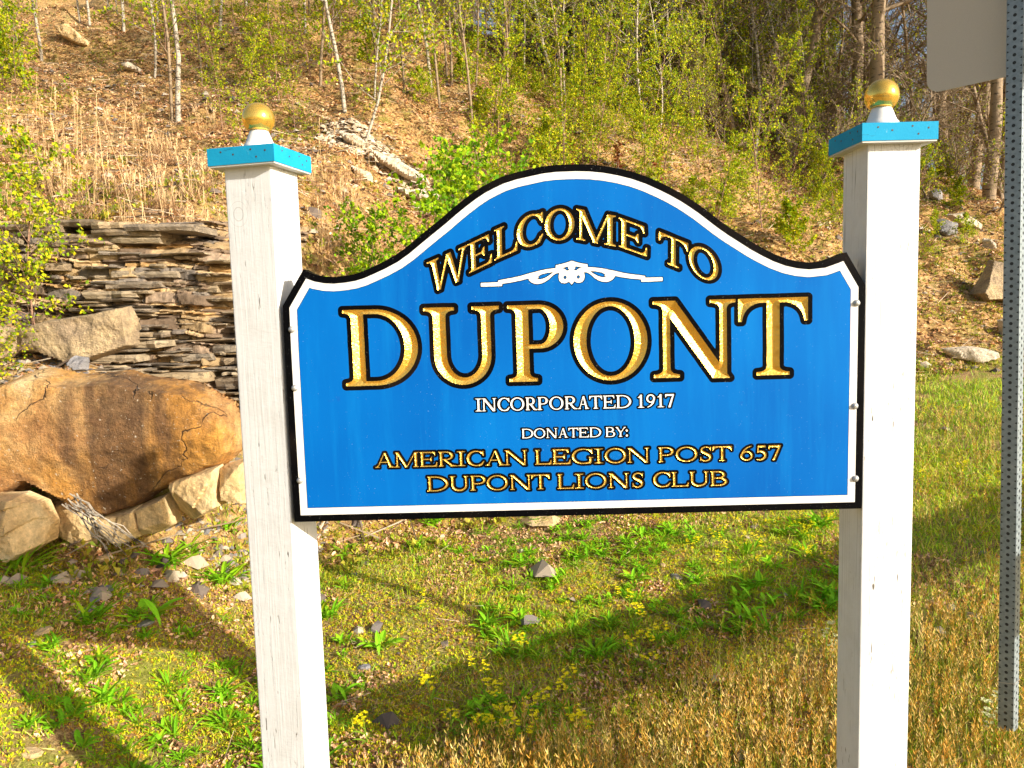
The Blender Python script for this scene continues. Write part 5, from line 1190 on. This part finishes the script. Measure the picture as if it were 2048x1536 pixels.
for X, Y in poisson(26, lambda: (lambda a, Y: (Y*a, Y))(r.uniform(.25, .43), r.uniform(3.7, 5.0)), .1): weed(on(X, Y), r.integers(0, 5), 'small weed', 'small weeds scattered over the grass', r.uniform(.7, 1.1))
# tall tan grass tufts on the left slope
def tuft(seed, n, H):
    r_ = np.random.default_rng(seed); pr = []; C = []
    for i in range(n):
        d = np.array([r_.normal(0, .10), r_.normal(0, .10), 1]); h_ = H*r_.uniform(.4, 1.1); P, _ = path(r_, (r_.normal(0, .06), r_.normal(0, .06), -.02), d, h_, 5, .035, 0)
        V, Fq = tube(P, np.linspace(.0032, .0018, 6), 3); pr.append((V, Fq)); C.append(np.repeat((np.array([.62, .42, .20])*r_.uniform(.7, 1.15))[None], len(V), 0))
        for k in range(7):
            p = P[-1]-(P[-1]-P[-2])*r_.random()*1.2; q = p+np.array([r_.normal(0, .02), r_.normal(0, .02), .05]); V = np.array([p, p+[.006, .004, .02], q, p+[-.006, -.004, .02]]); pr.append((V, np.array([[0, 1, 2, 3]]))); C.append(np.repeat(np.array([[.68, .47, .25]]), 4, 0))
    for i in range(n*5):     # collapsed blades at the foot
        a = r_.uniform(0, 2*PI); L_ = r_.uniform(.08, .28); p = r_.normal(0, .05, 3)*[1, 1, 0]; q = p+np.array([math.cos(a)*L_*.7, math.sin(a)*L_*.7, L_*.6]); e = q+np.array([math.cos(a)*L_*.4, math.sin(a)*L_*.4, -L_*.25]); w = np.array([-math.sin(a), math.cos(a), 0])*.004
        pr.append((np.array([p-w, p+w, q+w, q-w]), np.array([[0, 1, 2, 3]]))); pr.append((np.array([q-w, q+w, e+w*.3, e-w*.3]), np.array([[0, 1, 2, 3]]))); C.append(np.repeat((np.array([.60, .38, .20])*r_.uniform(.6, 1.1))[None], 8, 0))
    V, Fs = joinm(pr); Cc = np.concatenate(C); return mesh('tuft', V, Fs, MAT['grass'], col=Cc)
TU = [tuft(i, n_, h_) for i, (n_, h_) in enumerate([(6, .85), (9, .6), (4, 1.0), (10, .45)])]
TP = [(100, 330), (150, 310), (152, 400), (200, 370), (275, 260), (285, 275), (255, 400), (320, 300), (335, 320), (232, 395), (250, 470), (300, 420), (315, 415), (330, 425), (352, 430), (370, 460), (400, 470), (420, 455), (435, 480), (345, 330), (60, 300), (20, 330), (10, 290), (190, 300), (120, 380), (215, 250), (95, 260), (640, 420), (690, 400), (700, 455), (655, 500), (670, 360), (630, 540), (185, 440), (405, 380), (418, 350), (290, 480), (380, 400)]
TP += [(r.uniform(0, 440), r.uniform(240, 470)) for _ in range(16)]+[(r.uniform(610, 740), r.uniform(330, 560)) for _ in range(8)]
for i_, p in enumerate(TP):
    P = hit(*p, tmin=5.0); o = link('dry_grass_tuft', TU[r.integers(0, 4)], None, P, (0, 0, r.uniform(0, 6.28)), float(r.uniform(.55, .95)))
    meta(o, 'tall tan dry grass tuft standing on the open slope', 'grass tuft', 'tan dry grass tufts on the left slope')
# yellow mustard flowers
def mustard(seed, H, nb):
    r_ = np.random.default_rng(seed); st, fl, fc = [], [], []
    P, _ = path(r_, (0, 0, -.01), (0, 0, 1), H, 5, .05); st.append(tube(P, np.linspace(.0026, .0015, 6), 4)); tips = [P[-1]]
    for i in range(nb):
        q = P[2+i % 3]; B, _ = path(r_, q, perp(r_, np.array([0, 0, 1.]), .9), H*r_.uniform(.3, .5), 3, .08, .12); st.append(tube(B, np.linspace(.0016, .001, 4), 3)); tips.append(B[-1])
    for i in range(5): V, Fq = strip_leaf(.06, .014, .5, r_.uniform(0, 6.28), .7, r_); st.append((V+P[r_.integers(0, 3)], Fq))
    for t_ in tips:
        for k in range(9):
            c = t_+r_.normal(0, .0095, 3)*[1, 1, 1.2]; a = r_.uniform(0, PI)
            for m_ in (0, 1, 2, 3):
                aa_ = a+m_*PI/2; d = np.array([math.cos(aa_), math.sin(aa_), .35])*.0088; w = np.array([-math.sin(aa_), math.cos(aa_), 0])*.0042
                fl.append((np.array([c, c+d*.7+w, c+d, c+d*.7-w]), np.array([[0, 1, 2, 3]])))
    V, Fs = joinm(st); FV, FF_ = joinm(fl)
    return mesh('mustard_stem', V, Fs, MAT['leaf'], col=np.repeat(np.array([[.26, .42, .03]]), len(V), 0)), mesh('mustard_flower', FV, FF_, MAT['petal'], col=np.repeat(np.array([[1.0, .86, .01]]), len(FV), 0))
MU = [mustard(i, h_, n_) for i, (h_, n_) in enumerate([(.24, 4), (.18, 3), (.14, 2), (.10, 1)])]
FL = [((1261, 1278), 0, 'tallest branching yellow flower under the sign centre'), ((1280, 1332), 1, 'yellow flower below the tallest one'), ((1315, 1302), 2, 'single-headed yellow flower right of the tallest one'), ((1450, 1168), 0, 'yellow flower with several heads in the shaded grass right of centre'), ((1510, 1125), 1, 'yellow flower nearest below the right end of the sign'),
      ((1395, 1130), 1, 'yellow flower in the leafy green patch under the sign'), ((1440, 1105), 1, 'yellow flower close under the sign edge in the leafy patch'), ((1095, 1500), 0, 'two-headed yellow flower at the bottom centre'), ((1170, 1515), 1, 'yellow flower right of the two-headed one at the bottom'), ((1048, 1325), 2, 'lone yellow flower left of the shaded band'),
      ((866, 1430), 1, 'yellow flower in the shade nearest the left post'), ((973, 1440), 0, 'branching yellow flower in the shaded grass left of centre'), ((965, 1475), 3, 'small yellow flower just below the branching one'), ((1030, 1532), 1, 'yellow flower at the very bottom edge left of centre'), ((1130, 1398), 2, 'small yellow flower in the dark grass at centre'), ((1300, 1345), 3, 'tiny yellow flower beside the one below the tallest'),
      ((1855, 845), 1, 'yellow flower nearest the right side of the right post'), ((1915, 850), 1, 'yellow flower halfway between right post and steel post'), ((1852, 975), 2, 'lower yellow flower beside the right post'), ((1932, 968), 1, 'yellow flower in the shaded grass right of the right post'), ((1990, 990), 1, 'yellow flower close to the left side of the steel post'), ((1988, 830), 2, 'small yellow flower high in the grass by the steel post'),
      ((735, 1495), 2, 'yellow flower right beside the foot of the left post'), ((845, 1065+160), 3, 'tiny yellow flower in the weeds right of the left post'), ((905, 1465), 3, 'low yellow bud in the shaded grass'), ((1000, 1510), 2, 'yellow flower left of the bottom edge flower'), ((445, 1250), 3, 'tiny yellow flower left of the left post'), ((1005, 1450), 3, 'small yellow head right of the branching flower')]
for p, m_, lb in FL:
    o = plant('yellow_flower', MU[m_], hit(*p), lb, 'flower', 'yellow mustard flowers', names=('stem', 'flower_head'))
for i_ in range(26):
    P = hit(r.uniform(1470, 1665), r.uniform(1040, 1150)); plant('yellow_flower', MU[1+i_ % 3], P, 'small yellow flower in the crowd below the right end of the sign', 'flower', 'small yellow flowers below the right end of the sign', scale=.6, names=('stem', 'flower_head'))
wm = mustard(9, .16, 4); wm[1].materials[0] = MAT['petal']
wc = wm[1].color_attributes['col']; n_ = len(wm[1].vertices); wc.data.foreach_set('color', np.tile(np.array([.70, .72, .40, 1], np.float32), n_))
for p, lb in (((1998, 1500), 'pale greenish white flower at the foot of the steel post'), ((1990, 1470), 'pale flower leaning on the left of the steel post foot'), ((1655, 1330), 'pale flower head among the stalks left of the right post')):
    plant('pale_flower', wm, hit(*p), lb, 'flower', names=('stem', 'flower_head'))
# loose stones and slate chips in the grass that can be told apart
def stone(seed, sx, sy, sz):
    r_ = np.random.default_rng(seed); th = np.linspace(0, 2*PI, 9)[:-1]+r_.normal(0, .15, 8)
    V = []; 
    for z_, k_ in ((-.2, .85), (.15, 1.0), (.55, .82)): V += [[math.cos(a)*k_*r_.uniform(.85, 1.1)*sx, math.sin(a)*k_*r_.uniform(.85, 1.1)*sy, z_*sz+r_.normal(0, .05*sz)] for a in th]
    V += [[0, 0, .78*sz]]; k = np.arange(8); kk = (k+1) % 8
    return mesh('stone', np.array(V), [np.concatenate([np.stack([k, kk, 8+kk, 8+k], 1), np.stack([8+k, 8+kk, 16+kk, 16+k], 1)]), np.stack([16+k, 16+kk, np.full(8, 24)], 1)], [MAT['slate'], MAT['cream']][seed % 2])
for (p, sx, sy, sz, sd, lb) in (((85, 1268), .05, .035, .03, 1, 'round tan stone in the shade at lower left'), ((33, 1228), .04, .03, .03, 3, 'pale chip in the shade near the left edge'), ((205, 1180), .075, .045, .02, 2, 'largest slate chip lying in the shade'), ((190, 1200), .05, .03, .015, 4, 'dark slate chip below the largest one'), ((175, 1222), .06, .03, .015, 6, 'long slate chip left of the weeds in shade'),
                                ((205, 1120), .06, .03, .025, 5, 'flat tan stone in the litter under the cream blocks'), ((290, 1250), .05, .03, .02, 8, 'grey chip near the lower edge of the sign shadow'), ((60, 1510), .055, .03, .02, 7, 'tan stone at the bottom left corner'), ((728, 1338), .035, .025, .025, 10, 'grey stone in the weeds right of the left post'), ((710, 1152), .025, .02, .02, 12, 'small grey stone below the sign by the left post'),
                                ((880, 1080), .03, .022, .022, 9, 'pinkish stone under the left half of the sign'), ((1350, 1155), .03, .022, .025, 14, 'grey pebble at the edge of the shaded grass'), ((1325, 1132), .03, .02, .02, 11, 'tan pebble under the right half of the sign'), ((1060, 1475+8), .03, .02, .02, 16, 'dark pebble at the bottom centre'), ((255, 1192), .035, .02, .012, 18, 'bluish slate chip near the post shadow'), ((270, 1155), .03, .02, .012, 13, 'orange brown chip beside the litter')):
    o = link('stone', stone(sd, sx, sy, sz), None, hit(*p)+np.array([0, 0, .004]), (0, 0, sd*1.3)); meta(o, lb, 'stone', 'loose stones in the grass')
# dry roots hanging over the foot of the boulder
r_ = np.random.default_rng(77); rt = []
for i_ in range(16):
    a_ = aty(r_.uniform(125, 170), r_.uniform(985, 1015), 3.84); b_ = aty(r_.uniform(215, 300), r_.uniform(1080, 1120), 3.72); m2 = (a_+b_)/2+np.array([0, -.05, r_.uniform(.0, .09)])
    q = np.array([a_*(1-t)**2+2*m2*t*(1-t)+b_*t*t for t in np.linspace(0, 1, 8)])+r_.normal(0, .006, (8, 3)); rt.append(tube(q, np.linspace(.0045, .002, 8), 4))
V, Fs = joinm(rt); b_ = np.array([-2.1, 3.8, .35]); o = link('dry_roots', mesh('dry_roots', V-b_, Fs, MAT['birch'])); o.location = b_; meta(o, 'tangle of pale dry roots hanging over the foot of the boulder', 'roots')
# ---------------------------------------------------------------- labels that single out the repeats by what is near them in view
MARKS = [(60, 'the left picture edge'), (350, 'the twin white birches'), (508, 'the left gold finial'), (700, 'the left sign shoulder'), (900, 'the W of WELCOME'), (1080, 'the middle of WELCOME'),
         (1230, 'the M and E of WELCOME'), (1400, 'the word TO'), (1570, 'the right sign shoulder'), (1760, 'the right gold finial'), (1950, 'the blank sign back')]
ORD = ['first', 'second', 'third', 'fourth', 'fifth', 'sixth', 'seventh', 'eighth', 'ninth', 'tenth', 'eleventh', 'twelfth', 'thirteenth', 'fourteenth', 'fifteenth', 'sixteenth']
def relabel(group, noun, where='above'):
    G = [o for o in S.objects if o.parent is None and o.get('group') == group]; B = {}
    for o in G:
        x = float(pix(np.array(o.location))[0][0]); i = min(range(len(MARKS)), key=lambda k: abs(MARKS[k][0]-x)); B.setdefault(i, []).append((x, o))
    for i, l in B.items():
        l.sort(key=lambda t: t[0])
        for k, (x, o) in enumerate(l):
            o['label'] = f'{noun} {where} {MARKS[i][1]}'+(f', {ORD[k]} from left' if len(l) > 1 and k < 16 else (f', {ORD[len(l)-1-k]} from right' if len(l) > 1 and len(l)-1-k < 16 else ''))
def relabel_lawn():
    G = [o for o in S.objects if o.parent is None and o.get('group') == 'small weeds scattered over the grass']; B = {}
    M2 = [(60, 'at the left picture edge'), (230, 'under the big boulder'), (400, 'just left of the left post'), (730, 'below the D of DUPONT'), (920, 'below the U of DUPONT'), (1070, 'below the P of DUPONT'), (1220, 'below the O of DUPONT'), (1390, 'below the N of DUPONT'), (1560, 'below the T of DUPONT')]
    for o in G:
        x, y = (float(t[0]) for t in pix(np.array(o.location))); i = min(range(len(M2)), key=lambda k: abs(M2[k][0]-x)); rw = 0 if y < 1180 else 1 if y < 1340 else 2; B.setdefault((i, rw), []).append((x, o))
    for (i, rw), l in B.items():
        l.sort(key=lambda t: t[0])
        for k, (x, o) in enumerate(l): o['label'] = f"small weed {M2[i][1]}, {['far', 'middle', 'near'][rw]} row, " + (f'{ORD[k]} from left' if k < 16 else f'{ORD[min(15, len(l)-1-k)]} from right')
relabel_lawn()
relabel('birches in the dense stand', 'slender leafy birch')
relabel('saplings on the slope', 'leafy sapling')
relabel('low shrubs on the slope', 'low green shrub')
relabel('bare trees on the ridge', 'bare ridge tree')
relabel('brush at the edge of the wood', 'bare brush')
relabel('tan dry grass tufts on the left slope', 'tan dry grass tuft', 'near')
